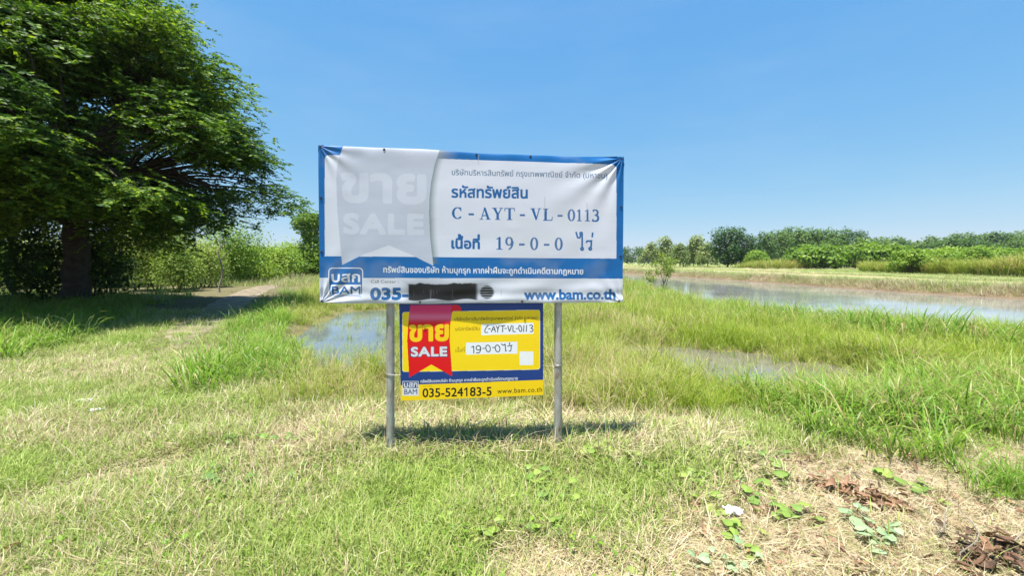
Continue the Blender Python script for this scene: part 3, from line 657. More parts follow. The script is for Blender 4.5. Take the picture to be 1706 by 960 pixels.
# ------------------------------------------------------------------ grass: tufts scattered over the ground (nobody could count them)
def tuft(name, nb, hmin, hmax, rad, width, lean, droop, seg, mat, flat=0.0, seed=0, seedheads=0):
    r = np.random.default_rng(seed); mb = MB()
    for b in range(nb):
        a = r.uniform(0, 2 * math.pi); rr = rad * math.sqrt(r.uniform()); bx, by = rr * math.cos(a), rr * math.sin(a)
        ha = a + r.normal(0, .9); h = r.uniform(hmin, hmax); w = width * r.uniform(.6, 1.25); ln = lean * r.uniform(.2, 1.4); dr = droop * r.uniform(.3, 1.5)
        pts = []; x, y, z = bx, by, -.01; pitch = max(.05, math.pi / 2 - ln) if r.uniform() > flat else r.uniform(-.02, .16)
        if pitch < .2: z = r.uniform(.004, .03)
        st = h / seg; hd = ha; tw = r.uniform(-.5, .5)
        for k in range(seg + 1):
            pts.append((x, y, z)); x += st * math.cos(pitch) * math.cos(hd); y += st * math.cos(pitch) * math.sin(hd); z += st * math.sin(pitch)
            pitch -= dr / seg * (k + .6); hd += tw / seg
        pts = np.array(pts); pts[1:, 2] = np.maximum(pts[1:, 2], .003)
        ws = w / 2 * np.array([.8] + [1 - (k / seg) ** 1.8 * .96 for k in range(1, seg + 1)])
        sa = ha + math.pi / 2 + r.uniform(-.7, .7); sd_ = np.array([math.cos(sa), math.sin(sa), r.uniform(-.3, .3)])
        v = np.concatenate([pts + sd_ * ws[:, None], pts - sd_ * ws[:, None]]); n = seg + 1
        mb.add(v, np.array([(i, n + i, n + i + 1, i + 1) for i in range(seg)]), r.uniform())
    me = mb.mesh(name, mat, True); o = bpy.data.objects.new(name, me); return o

def scatter(name, protos, x, y, scl, tone, label_kind='stuff', zoff=0.0, tilt=.12, seed=0, z=None):
    r = np.random.default_rng(seed); n = len(x)
    co = np.stack([x, y, (height(x, y) if z is None else z) + zoff], -1)
    me = bpy.data.meshes.new(name); me.vertices.add(n); me.vertices.foreach_set('co', co.ravel().astype(np.float32))
    rot = np.stack([r.normal(0, tilt, n), r.normal(0, tilt, n), r.uniform(0, 6.283, n)], -1)
    for nm, typ, key, val in (('rot', 'FLOAT_VECTOR', 'vector', rot), ('scl', 'FLOAT', 'value', scl), ('tone', 'FLOAT', 'value', tone)):
        at = me.attributes.new(nm, typ, 'POINT'); at.data.foreach_set(key, np.asarray(val, np.float32).ravel())
    at = me.attributes.new('pick', 'INT', 'POINT'); at.data.foreach_set('value', r.integers(0, len(protos), n).astype(np.int32))
    o = bpy.data.objects.new(name, me); COL.objects.link(o); o['kind'] = label_kind
    pc = bpy.data.collections.new(name + '_tufts')
    for q in protos: pc.objects.link(q)
    ng = bpy.data.node_groups.new(name, 'GeometryNodeTree')
    ng.interface.new_socket('Geometry', in_out='INPUT', socket_type='NodeSocketGeometry'); ng.interface.new_socket('Geometry', in_out='OUTPUT', socket_type='NodeSocketGeometry')
    gi = ng.nodes.new('NodeGroupInput'); go = ng.nodes.new('NodeGroupOutput'); ip = ng.nodes.new('GeometryNodeInstanceOnPoints'); ci = ng.nodes.new('GeometryNodeCollectionInfo')
    ci.inputs['Collection'].default_value = pc; ci.inputs['Separate Children'].default_value = True; ci.inputs['Reset Children'].default_value = True
    ip.inputs['Pick Instance'].default_value = True
    def na(nm, t): q = ng.nodes.new('GeometryNodeInputNamedAttribute'); q.data_type = t; q.inputs['Name'].default_value = nm; return q.outputs['Attribute']
    l = ng.links.new
    l(gi.outputs[0], ip.inputs['Points']); l(ci.outputs[0], ip.inputs['Instance']); l(na('pick', 'INT'), ip.inputs['Instance Index'])
    l(na('rot', 'FLOAT_VECTOR'), ip.inputs['Rotation']); l(na('scl', 'FLOAT'), ip.inputs['Scale']); l(ip.outputs[0], go.inputs[0])
    md = o.modifiers.new('tufts', 'NODES'); md.node_group = ng
    return o

def sample(n, x0, x1, y0, y1, dens, seed, near=True):
    """points with probability dens(x, y), drawn more densely towards the viewer's end of the field"""
    r = np.random.default_rng(seed); xs = []; ys = []
    if near: u = r.uniform(0, 1, n); y = y0 * (y1 / y0) ** u; x = r.uniform(-1, 1, n) * (y * 1.42 + 1.6)
    else: y = r.uniform(y0, y1, n); x = r.uniform(x0, x1, n)
    k = (x > x0) & (x < x1) & (r.uniform(0, 1, n) < dens(x, y)); return x[k], y[k]
def in_water(x, y): return np.maximum(np.maximum(pud_l(x, y), pud_r(x, y)), np.where(canal(x, y) > -.3, 1.0, -1.0))
def on_path(x, y): return np.exp(-(np.abs(x - path_c(y)) / np.interp(y, [4.4, 8, 15, 90], [.4, .62, .75, .95])) ** 4) * (y > 6.6) * (1 - .5 * sm(14, 22, y)) * (1 - .55 * np.exp(-((x - path_c(y)) / .3) ** 2))
def track(x, y): return sm(-.2, .8, L_edge(y) - x)

lawnp = [tuft('lawn_tuft', 24, .035, .12, .075, .0050, .75, .9, 3, M['lawn'], .12, s_) for s_ in range(6)]
x, y = sample(50000, -16, 9, 1.25, 13, lambda x, y: np.clip((1 - marsh(x, y) * .9) * (1 - bare(x, y) ** .8 * .97) * (1 - .96 * on_path(x, y)) * (in_water(x, y) < -.25) * (.45 + .9 * fbm(x, y, .45, 109)), 0, 1), 11)
tn = .75 + .95 * (fbm(x, y, .9, 101) - .5) + .55 * (fbm(x, y, .25, 103) - .5) + .16 * sm(0, 2.5, L_edge(y) - x) - .25 * np.exp(-((y - 3.9) / .45) ** 2) * (np.abs(x) < 2.2) - .5 * bare(x, y)
sc_ = (.75 + .75 * fbm(x, y, .5, 107) + rng.uniform(-.2, .3, len(x))) * np.interp(y, [1, 4, 12], [.95, 1.15, 1.7]) * (1 + .25 * np.exp(-((y - 3.25) / .32) ** 2) * (np.abs(x - .1) < 2.2))
scatter('lawn_grass', lawnp, x, y, sc_, tn, seed=1)
strawp = [tuft('straw_tuft', 22, .05, .17, .12, .0034, 1.2, .5, 2, M['lawn'], .8, 40 + s_) for s_ in range(5)]
x, y = sample(26000, -14, 9, 1.25, 9, lambda x, y: np.clip((.07 + .42 * bare(x, y)) * (1 - .8 * marsh(x, y)) * (in_water(x, y) < -.2), 0, 1), 12)
scatter('dry_straw', strawp, x, y, rng.uniform(.7, 1.4, len(x)), np.clip(.03 + .22 * rng.uniform(0, 1, len(x)) ** 2, 0, 1), seed=2, tilt=.06)
# small broad-leaved weeds among the lawn
def weed(seed):
    r = np.random.default_rng(seed); mb = MB()
    for k in range(9):
        a = k * 2.4 + r.uniform(-.4, .4); d = r.uniform(.01, .07); c0 = np.array([d * math.cos(a), d * math.sin(a), r.uniform(.02, .07)])
        L_ = r.uniform(.02, .045); leaf = np.array([(0, 0, 0), (.5, .32, .06), (1, 0, -.08), (.5, -.32, .06)]) * L_
        Mx = np.array(Matrix.Rotation(a, 3, 'Z') @ Matrix.Rotation(r.uniform(-.5, .3), 3, 'Y')); mb.add(leaf @ Mx.T + c0, [(0, 1, 2, 3)], r.uniform())
    return bpy.data.objects.new('weed', mb.mesh('weed', M['lush']))
weedp = [weed(900 + k) for k in range(4)]
wx, wy = sample(2600, -14, 9, 1.25, 8, lambda x, y: (fbm(x, y, .7, 161) > .56) * (1 - bare(x, y)) * (1 - marsh(x, y)) * .6 * (in_water(x, y) < -.3), 18)
x = rng.uniform(-1.6, 1.75, 800); y = rng.uniform(3.25, 3.85, 800)
scatter('strip_grass', lawnp + strawp, x, y, rng.uniform(.9, 2.6, 800), rng.uniform(.1, .95, 800) ** 1.2, seed=12)
scatter('lawn_weeds', weedp, wx, wy, rng.uniform(.6, 1.2, len(wx)), np.full(len(wx), .9), seed=11, zoff=.0)
# taller marsh grass behind the sign
tallp = [tuft('marsh_tuft', 24, .18, .66, .11, .0105, .34, .85, 4, M['tall'], .04, 60 + s_) for s_ in range(7)]
def dens_t(x, y):
    wtr = in_water(x, y); return np.clip(marsh(x, y) * (1 - sm(-.40, .02, wtr) * (1 - .05)) * (.25 + 1.1 * fbm(x, y, .9, 111)) * (1 - .7 * np.exp(-((x - 3.7) / .8) ** 2 - ((y - 5.0) / .45) ** 2)) * (1 - .6 * np.exp(-((x + 2.6) / .8) ** 2 - ((y - 6.0) / .5) ** 2)), 0, 1)
x, y = sample(42000, -26, 16, 3.6, 45, dens_t, 13)
tn = .70 + .75 * (fbm(x, y, 1.3, 113) - .5) + .3 * (fbm(x, y, .4, 114) - .5) - .22 * sm(1.0, .0, np.abs(x - .2) / 2.4) * sm(8, 5, y) + .1 * sm(6, 9, x)
sc_ = (.35 + 1.1 * fbm(x, y, .8, 117)) * np.interp(y, [3.6, 4.6, 6, 12, 45], [.55, .8, 1.0, 1.05, 1.5]) * (1 - .45 * sm(-.7, .1, in_water(x, y)))
scatter('marsh_grass', tallp, x, y, sc_, tn, seed=3)
# lush arching grass along the canal bank, beside the track and in front of the bushes
lushp = [tuft('bank_tuft', 26, .35, .95, .17, .019, .42, 1.25, 5, M['lush'], .0, 80 + s_) for s_ in range(6)]
def dens_l(x, y):
    bk = sm(2.6, 1.2, np.abs(x - xe(y) + 1.7 + .4 * np.sin(y * .7))) * sm(3.4, 4.6, y) * (1 - sm(40, 60, y))
    fr = np.clip(sm(2.0, 3.0, x) * sm(3.2, 4.4, y + .12 * (x - 4) + 1.3 * (fbm(x, y, .8, 171) - .5)) * sm(6.2, 4.6, y) * .8, 0, 1)
    lt = sm(.9, .2, np.abs(L_edge(y) - x + .75 - .9)) * sm(4.6, 5.6, y) * sm(26, 18, y) * .75
    lb = sm(1.5, 3.2, path_c(y) - x) * sm(5.8, 8.0, y + .25 * np.minimum(x + 9, 0)) * sm(22, 16, y)
    return np.clip(np.maximum.reduce([bk, fr, lt, lb]) * (in_water(x, y) < -.1), 0, 1)
x, y = sample(17000, -26, 16, 3.2, 60, dens_l, 14)
sc_ = (.30 + .95 * fbm(x, y, .8, 119)) * np.where(x < L_edge(y) + 1.4, .85, np.interp(x, [2, 5, 7, 12], [.5, .68, .85, .95]) * np.interp(xe(y) - x, [.2, 1.2, 2.2], [.6, .9, 1.3]))
scatter('bank_grass', lushp, x, y, sc_, .82 + .35 * (fbm(x, y, 1.2, 121) - .5), seed=4)
# one bright clump on the dry ground at the right
x = rng.normal(3.42, .22, 60); y = rng.normal(2.78, .10, 60)
scatter('clump_grass', lushp, x, y, rng.uniform(.22, .42, 60), np.full(60, .85), seed=5, tilt=.3)
# tufts standing in the pools
x, y = sample(5000, -6, 5.2, 5.2, 14, lambda x, y: ((np.maximum(pud_l(x, y), pud_r(x, y)) > -.1) & (fbm(x, y, .6, 131) > .47)) * .7, 15)
scatter('pool_grass', tallp, x, y, rng.uniform(.3, .75, len(x)), rng.uniform(.5, .9, len(x)), seed=6, zoff=.05)
# paddies beyond the canal and the open ground far off
padp = [tuft('paddy_tuft', 26, .10, .30, .35, .014, .5, .8, 2, M['paddy'], .1, 140 + s_) for s_ in range(4)]
def dens_p(x, y):
    far = ((canal(x, y) < -.25) & (x > 15)) | (y > 76); return far * (1 - .75 * np.maximum(np.exp(-((x - xf(y) - .9) / .6) ** 2), np.maximum(np.exp(-((x - 34 - .6 * np.sin(y * .09)) / .8) ** 2), np.exp(-((x - 45 - .6 * np.sin(y * .09)) / .8) ** 2))))
x, y = sample(30000, 10, 130, 14, 190, dens_p, 16)
tn = .62 + .8 * (fbm(x, y, 7, 141) - .5) - .55 * np.exp(-((x - xf(y) - 1.2) / 1.4) ** 2) - .4 * ((y > 80) & (y < 100)) - .3 * np.exp(-((x - 36) / 2.0) ** 2)
scatter('paddy_grass', padp, x, y, rng.uniform(.7, 1.4, len(x)) * np.interp(y, [14, 190], [.8, 2.0]), tn, seed=7)
y = rng.uniform(6, 78, 5200); x = xf(y) + .25 + np.abs(rng.normal(0, 1.3, len(y)))
scatter('far_bank_grass', padp, x, y, rng.uniform(.7, 1.5, len(x)) * (.5 + fbm(x, y, 1.5, 144)), np.clip(.30 + .9 * (fbm(x, y, 3, 145) - .5) + .12 * (x - xf(y)), 0, 1), seed=10)
x, y = sample(16000, -90, 12, 26, 120, lambda x, y: (x < xe(y) - 1) * (1 - .8 * on_path(x, y)), 17)
scatter('meadow_grass', padp, x, y, rng.uniform(1.0, 2.2, len(x)), .70 + .5 * (fbm(x, y, 6, 143) - .5), seed=8)
# tall yellow-green reeds in front of the far trees
reedp = [tuft('reed_tuft', 34, 1.6, 3.0, .7, .075, .25, .9, 4, M['reed'], 0, 160 + s_) for s_ in range(5)]
u = rng.uniform(0, 1, 2600); y = 30 + 46 * u ** .9; x = np.interp(y, [30, 42, 60, 105, 120], [49, 51.5, 54, 62, 65]) + rng.uniform(0, 6.5, len(y)) ** 1.0
k = (fbm(x, y, 7, 151) > .42); x, y = x[k], y[k]
x2 = rng.uniform(56, 66, 260); y2 = rng.uniform(92, 106, 260); x = np.concatenate([x, x2]); y = np.concatenate([y, y2])
scatter('reed_bed', reedp, x, y, rng.uniform(.45, .95, len(x)) * (.45 + 1.0 * fbm(x, y, 4, 155)), np.clip(.75 + .9 * (fbm(x, y, 5, 153) - .5) + rng.uniform(-.2, .2, len(x)), 0, 1), seed=9)

# ------------------------------------------------------------------ trees, bushes and plants
def leaf_quads(mb, c, nrm, size, rg, tint, aspect=.5, fold=0.0, mat=0):
    """one pointed leaf (a rhombus) at each centre c, facing nrm, in a random direction"""
    n = len(c); rv = rg.normal(0, 1, (n, 3)); t = np.cross(nrm, rv); t /= np.linalg.norm(t, axis=1)[:, None] + 1e-9
    b = np.cross(nrm, t); b /= np.linalg.norm(b, axis=1)[:, None] + 1e-9; size = np.broadcast_to(size, (n,))[:, None]
    v = np.stack([c - t * size * .5, c - t * size * .05 + b * size * aspect * .5, c + t * size * .5, c - t * size * .05 - b * size * aspect * .5], 1)
    ii = np.arange(n * 4).reshape(n, 4); mb.add(v.reshape(-1, 3), ii, np.repeat(np.broadcast_to(tint, (n,)), 4), mat)

def clump_crown(mb, clumps, n, size, seed, up=.35, shell=(.55, 1.08), tint0=.35, tvar=.5, aspect=.55, mat=0, droop=0.0):
    """leaves filling the outer volume of overlapping clumps; each clump has its own average tint"""
    rg = np.random.default_rng(seed); cl = np.array(clumps, float); wts = (cl[:, 3] * cl[:, 4] + cl[:, 3] * cl[:, 5]); wts /= wts.sum()
    k = rg.choice(len(cl), n, p=wts); d = rg.normal(0, 1, (n, 3)); d /= np.linalg.norm(d, axis=1)[:, None]
    rad = rg.uniform(shell[0], shell[1], n) ** .8; wob = 1 + .22 * np.sin(d[:, 0] * 5 + k) * np.sin(d[:, 2] * 6 + k * 2.1) + .12 * np.sin(d[:, 1] * 11 + k * .7)
    c = cl[k, :3] + d * cl[k, 3:6] * (rad * wob)[:, None]; c[:, 2] -= droop * rg.uniform(0, 1, n) * np.hypot(d[:, 0], d[:, 1]) * cl[k, 5]
    nr = d * .6 + rg.normal(0, .55, (n, 3)); nr[:, 2] += up; nr /= np.linalg.norm(nr, axis=1)[:, None]
    ct = rg.uniform(-.5, .5, len(cl)); t = np.clip(tint0 + tvar * (.5 * ct[k] + rg.normal(0, .22, n)), 0, 1)
    leaf_quads(mb, c, nr, size * rg.uniform(.6, 1.3, n), rg, t, aspect, mat=mat)

def rand_clumps(rg, n, R_, H0, H1, rmin, rmax, profile, flat=.75):
    out = []
    for i in range(n):
        t = (i + rg.uniform(.1, .9)) / n; z = H0 + (H1 - H0) * t; a = i * 2.4 + rg.uniform(-.5, .5); rr = R_ * profile(t) * math.sqrt(rg.uniform(.05, 1)); s_ = rg.uniform(rmin, rmax)
        out.append((rr * math.cos(a), rr * math.sin(a), z, s_, s_, s_ * flat))
    return out

def limb(p0, p1, r0, r1, rg, sag=.0, n=6, wob=.06):
    p0 = np.array(p0, float); p1 = np.array(p1, float); t = np.linspace(0, 1, n)[:, None]; L = np.linalg.norm(p1 - p0)
    p = p0 + (p1 - p0) * t + np.array([0, 0, 1.]) * (sag * L * np.sin(t * math.pi)) + np.concatenate([np.zeros((1, 3)), rg.normal(0, wob * L / n, (n - 2, 3)), np.zeros((1, 3))])
    return p, np.linspace(r0, r1, n)

def plant_tree(name, label, cat, loc, H, trunk_r, clumps, nl, ls, lmat, bark, seed, group=None, trunk_h=None, **kw):
    rg = np.random.default_rng(seed); t = thing(name, label, cat, loc, group)
    mb = MB(); th = trunk_h or H * .5; top = (rg.uniform(-.05, .05) * H, rg.uniform(-.05, .05) * H, th)
    p, r_ = limb((0, 0, -.2), top, trunk_r, trunk_r * .45, rg, 0, 7, .25); r_[0] *= 1.35; tube(mb, p, r_, 8)
    for c in clumps[::max(1, len(clumps) // 14)]:
        q0 = p[rg.integers(2, 7)]; q, rr = limb(q0, c[:3], trunk_r * .38, trunk_r * .08, rg, .05, 5); tube(mb, q, rr, 5)
    mb.build('trunk', bark, t, True)
    mb = MB(); clump_crown(mb, clumps, nl, ls, seed + 1, **kw); mb.build('crown', lmat, t)
    return t

def gz(x, y): return float(height(np.array([x]), np.array([y]))[0])
def at(px, Yd): return (px - CX) / F * Yd, Yd
def hgt(py, Yd): return CAMH - (py - HY) / F * Yd

# the great rain tree on the left
def rain_tree():
    rg = np.random.default_rng(5); bx, by = -16.0, 15.4; t = thing('rain_tree', 'huge spreading tree with dark shaded underside, leaning over the track at left', 'tree', (bx, by, gz(bx, by)))
    wood = MB(); crown = MB()
    fork = np.array([.15, -.1, 3.0]); p, r_ = limb((0, 0, -.3), fork, .41, .34, rg, 0, 8, .10); r_[0] = .56; r_[1] = .46; tube(wood, p, r_, 14)
    RX, ZT, ZB = 7.35, 11.5, 2.5; CO = np.array([.7, -3.6, 0.])
    limbs = []
    for i in range(13):
        a = i * 2 * math.pi / 13 + rg.uniform(-.2, .2); el_ = (.35, .8, 1.15)[i % 3] + rg.uniform(-.1, .1); L = rg.uniform(3.4, 4.6)
        e = CO * .9 + np.array([0, 0, 3.0]) + np.array([math.cos(a) * math.cos(el_), math.sin(a) * math.cos(el_), math.sin(el_)]) * L
        q, rr = limb(fork, e, .30, .10, rg, .08, 9, .12); tube(wood, q, rr, 8); limbs.append((q, rr))
    LP = np.concatenate([q[2:] for q, _ in limbs]); LR = np.concatenate([r2[2:] for _, r2 in limbs])
    # boughs: flat layered pads of foliage over a broad dome with drooping skirts
    pads = []
    for i in range(196):
        a = rg.uniform(0, 2 * math.pi); u = rg.uniform(0, 1); lob = 1 + .12 * math.sin(3 * a + 1.0) + .09 * math.sin(7 * a + 2.5 * u)
        if i < 126: ph = math.asin(min(1, u ** .8)); k = rg.uniform(.80, .93)          # outer boughs
        elif i < 152: ph = rg.uniform(.0, 1.2); k = rg.uniform(.45, .75)             # inside
        else: ph = 0; k = rg.uniform(.22, .94)                                        # low skirts
        rr = (RX - .5) * math.cos(ph) * k * lob; z = ZB + .5 + (ZT - ZB - .5) * math.sin(ph) * k
        if i >= 152: z = (rg.uniform(1.8, 3.5) if abs(math.atan2(math.sin(a + .1), math.cos(a + .1))) < .6 else rg.uniform(2.6, 4.1)) + .8 * (1 - rr / RX)
        sz = rg.uniform(.85, 1.35)
        for j in range(7):
            b_ = j * 2.4 + rg.uniform(-.4, .4); q_ = sz * math.sqrt((j + .3) / 7)
            pads.append((CO[0] + rr * math.cos(a) + q_ * math.cos(b_), CO[1] + rr * math.sin(a) + q_ * math.sin(b_), z + .45 * sz - .55 * q_ * q_ / sz + rg.normal(0, .08)))
    pads = np.array(pads)
    for P in pads:
        d = np.linalg.norm((LP - P) * (1, 1, 1.6), axis=1) + .3 * np.maximum(0, LP[:, 2] - P[2]); j = int(d.argmin())
        q, rr = limb(LP[j], P, min(.055, LR[j] * .7), .012, rg, .06, 5, .14); tube(wood, q, rr, 4, cap=False)
    # sprays: a drooping stem with paired leaflets
    ns = 28; NP = len(pads); tot = NP * ns; k = np.repeat(np.arange(NP), ns)
    out = (pads[k] - CO) * (1, 1, 0); out /= np.linalg.norm(out, axis=1)[:, None] + 1e-6
    off = rg.normal(0, 1, (tot, 3)) * np.array([.40, .40, .16]); rad = np.hypot(off[:, 0], off[:, 1]); off[:, 2] -= .22 * rad ** 2
    c = pads[k] + off
    hd = rg.uniform(0, 2 * math.pi, tot); dirv = np.stack([np.cos(hd), np.sin(hd), rg.uniform(-.55, .12, tot)], -1) + out * .5; dirv /= np.linalg.norm(dirv, axis=1)[:, None]
    side = np.cross(dirv, [0, 0, 1.]); side /= np.linalg.norm(side, axis=1)[:, None]; upv = np.cross(side, dirv)
    pt = np.repeat(rg.uniform(-.16, .16, NP // 7), 7)[k]; tops = np.clip((pads[k, 2] - 7.5) / 5., 0, 1)
    nlf = 16; vs_ = []; ts = []
    for j in range(nlf):
        s_ = (j // 2 + .6) / (nlf / 2) * .46; sg = 1 if j % 2 else -1
        base = c + dirv * s_ - upv * (.35 * s_ ** 2) ; L = rg.uniform(.075, .145, (tot, 1)); w_ = L * .25
        ld = side * sg * .8 + dirv * .55 + upv * rg.uniform(-.45, .25, (tot, 1)); ld /= np.linalg.norm(ld, axis=1)[:, None]; ws = np.cross(ld, upv + out * .45 + rg.normal(0, .55, (tot, 3))); ws /= np.linalg.norm(ws, axis=1)[:, None]
        vs_.append(np.stack([base, base + ld * L * .5 + ws * w_, base + ld * L, base + ld * L * .5 - ws * w_], 1)); ts.append(np.repeat(np.clip(.50 + 1.2 * pt + rg.normal(0, .2, tot), 0, 1)[:, None], 4, 1))
    v = np.concatenate(vs_).reshape(-1, 3); crown.add(v, np.arange(len(v)).reshape(-1, 4), np.concatenate(ts).ravel())
    wood.build('trunk', M['bark'], t, True); crown.build('crown', M['rain_leaf'], t)
rain_tree()

# thicket along the left of the track
def bush(name, label, px, Yd, w, h, mat, seed, n=5200, ls=.13, stems=6, nc=9, group='bushes along the track', **kw):
    x, y = at(px, Yd); rg = np.random.default_rng(seed); z0 = gz(x, y)
    cl = []
    for i in range(nc):
        a = i * 2.4; rr = w / 2 * .62 * math.sqrt((i + .5) / nc); s_ = w / 2 * rg.uniform(.32, .55); zz = h * rg.uniform(.28, .80) * (1 - .35 * (rr / (w / 2)))
        cl.append((rr * math.cos(a), rr * math.sin(a), zz, s_, s_, min(zz, h * .34) * rg.uniform(.8, 1.1)))
    cl.append((0, 0, h * .72, w * .26, w * .26, h * .28))
    t = thing(name, label, 'bush', (x, y, z0), group); mb = MB()
    for i in range(stems):
        q, rr = limb((rg.normal(0, w * .08), rg.normal(0, w * .08), -.1), cl[i % nc][:3], .035, .01, rg, .05, 5, .2); tube(mb, q, rr, 5)
    mb.build('stems', M['bark'], t, True)
    mb = MB(); clump_crown(mb, cl, n, ls, seed + 1, shell=(.30, 1.32), **{'up': .8, 'tvar': .75, **kw}); mb.build('foliage', mat, t); return t
bush('vine_thicket', 'tall pale thicket smothered in creepers, just right of the big tree trunk', 258, 22.5, 3.9, 5.0, M['vine_leaf'], 301, 14000, .12, 6, 12, tint0=.72)
bush('vine_thicket', 'low pale creeper mound hugging the right foot of the tall thicket', 300, 21.5, 2.5, 2.6, M['vine_leaf'], 303, 5600, .11, tint0=.42)
bush('green_shrub', 'bright green round-topped shrub rising above the creeper thicket behind the big tree', 265, 29, 5.0, 6.4, M['bush_leaf'], 305, 9000, .15, 6, 10, tint0=.7)
bush('dry_shrub', 'dry greyish tangle of vines beside the shaded stretch of the track', 340, 25, 3.0, 2.9, M['vine_leaf'], 307, 8000, .11, tint0=.68)
bush('green_shrub', 'leafy green shrub behind the thin bare stem, midway along the thicket', 385, 29, 4.2, 4.7, M['bush_leaf'], 309, 7500, .16, tint0=.55)
bush('green_shrub', 'light green shrub bulging towards the bend of the track', 415, 32, 4.4, 2.9, M['bush_leaf'], 311, 7500, .17, tint0=.72)
bush('green_shrub', 'broad low green shrub at the far bend of the track', 452, 37, 5.0, 3.1, M['bush_leaf'], 313, 7500, .19, tint0=.66)
bush('green_shrub', 'farthest low shrub, spilling out left of the creeper-clad tree', 487, 46, 4.8, 3.6, M['bush_leaf'], 315, 6500, .22, tint0=.6)
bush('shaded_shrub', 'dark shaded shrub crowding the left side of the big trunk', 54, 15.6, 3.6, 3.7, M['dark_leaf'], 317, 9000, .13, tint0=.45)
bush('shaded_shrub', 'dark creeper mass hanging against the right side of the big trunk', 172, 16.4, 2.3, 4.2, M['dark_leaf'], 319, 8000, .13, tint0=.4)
bush('vine_thicket', 'sunlit yellow-green thicket glimpsed behind the big trunk', 120, 25, 6.0, 3.6, M['vine_leaf'], 321, 9000, .15, tint0=.75)
bush('vine_thicket', 'sunlit thicket at the left edge, seen under the low boughs', 12, 24, 5.6, 3.0, M['vine_leaf'], 323, 8000, .15, tint0=.7)
bush('vine_thicket', 'pale thicket filling the gap between the trunk and the tall creeper thicket', 196, 25, 4.2, 3.6, M['vine_leaf'], 325, 7000, .14, tint0=.72)
bush('green_shrub', 'green shrub beyond the left picture edge, under the outer boughs', -60, 20, 5.0, 3.4, M['bush_leaf'], 327, 6500, .15, tint0=.45)
x, y = at(366, 21); t = thing('bare_sapling', 'thin bare stem standing in the thicket beside the track', 'sapling', (x, y, gz(x, y))); rg = np.random.default_rng(9); mb = MB()
q, rr = limb((0, 0, -.1), (.1, .0, 2.9), .05, .02, rg, 0, 7, .2); tube(mb, q, rr, 6)
for z_, a in ((1.6, 0.3), (2.1, 2.4), (2.5, 4.0)):
    q2, r2 = limb((.05, 0, z_), (.05 + .7 * math.cos(a), .7 * math.sin(a), z_ + .8), .018, .005, rg, .05, 4); tube(mb, q2, r2, 5)
tag(mb.build('trunk', M['pale_bark'], t, True))
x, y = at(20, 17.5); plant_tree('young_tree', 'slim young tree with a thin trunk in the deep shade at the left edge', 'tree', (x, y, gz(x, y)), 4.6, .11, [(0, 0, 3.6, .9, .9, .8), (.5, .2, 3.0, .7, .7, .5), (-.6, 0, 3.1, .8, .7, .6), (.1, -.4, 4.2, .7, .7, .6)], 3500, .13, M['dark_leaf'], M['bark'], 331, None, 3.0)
x, y = at(512, 45); rg = np.random.default_rng(12)
cl = [(.2, 0, 6.1, 1.5, 1.4, .85), (-.8, .2, 5.7, 1.0, 1, .8), (1.2, 0, 5.8, 1.2, 1.1, .9), (.3, 0, 4.9, 1.1, 1.1, .8), (.4, 0, 4.0, .95, .95, .7), (.5, .1, 3.0, 1.3, 1.2, .9), (-.5, .1, 2.1, 1.3, 1.2, 1.0), (1.3, 0, 2.2, 1.5, 1.3, 1.1), (.2, -.3, 1.1, 1.7, 1.5, .9), (1.6, 0, 1.0, 1.6, 1.4, .9)]
plant_tree('creeper_clad_tree', 'slender tree wrapped in creepers with a bulging head, half hidden by the banner', 'tree', (x, y, gz(x, y)), 6.8, .2, cl, 15000, .24, M['bush_leaf'], M['bark'], 341, None, 5.4, tint0=.45)
# low hedge line closing the view on the left, far back
for i, (px, Yd, w, h, lb) in enumerate(((300, 60, 9, 4.4, 'distant bushy clump above the grey dry tangle'), (380, 66, 9, 4.0, 'distant bushy clump behind the leafy mid-thicket shrub'), (440, 72, 9, 3.6, 'distant bushy clump at the vanishing end of the track'))):
    bush('far_bush', lb, px, Yd, w, h, M['bush_leaf'], 350 + i, 5200, .34, group='distant bushes on the left')

# sapling on the canal bank
x, y = at(1103, 20.5); rg = np.random.default_rng(21); t = thing('bank_sapling', 'small airy yellow-green sapling on the canal bank just right of the banner', 'sapling', (x, y, gz(x, y))); mb = MB(); cl = []
for i in range(9):
    a = i * 2.4; e = (math.cos(a) * rg.uniform(.25, .75), math.sin(a) * rg.uniform(.25, .75), rg.uniform(.7, 1.75)); q, rr = limb((rg.normal(0, .05), rg.normal(0, .05), -.05), e, .022, .006, rg, .05, 5, .15); tube(mb, q, rr, 5); cl.append((*e, .26, .26, .26)); cl.append((*(np.array(e) * (.7, .7, .72)), .22, .22, .2))
mb.build('stems', M['pale_bark'], t, True); mb = MB(); clump_crown(mb, cl, 1500, .085, 23, shell=(.1, 1.1), tint0=.55); mb.build('foliage', M['sapling_leaf'], t)

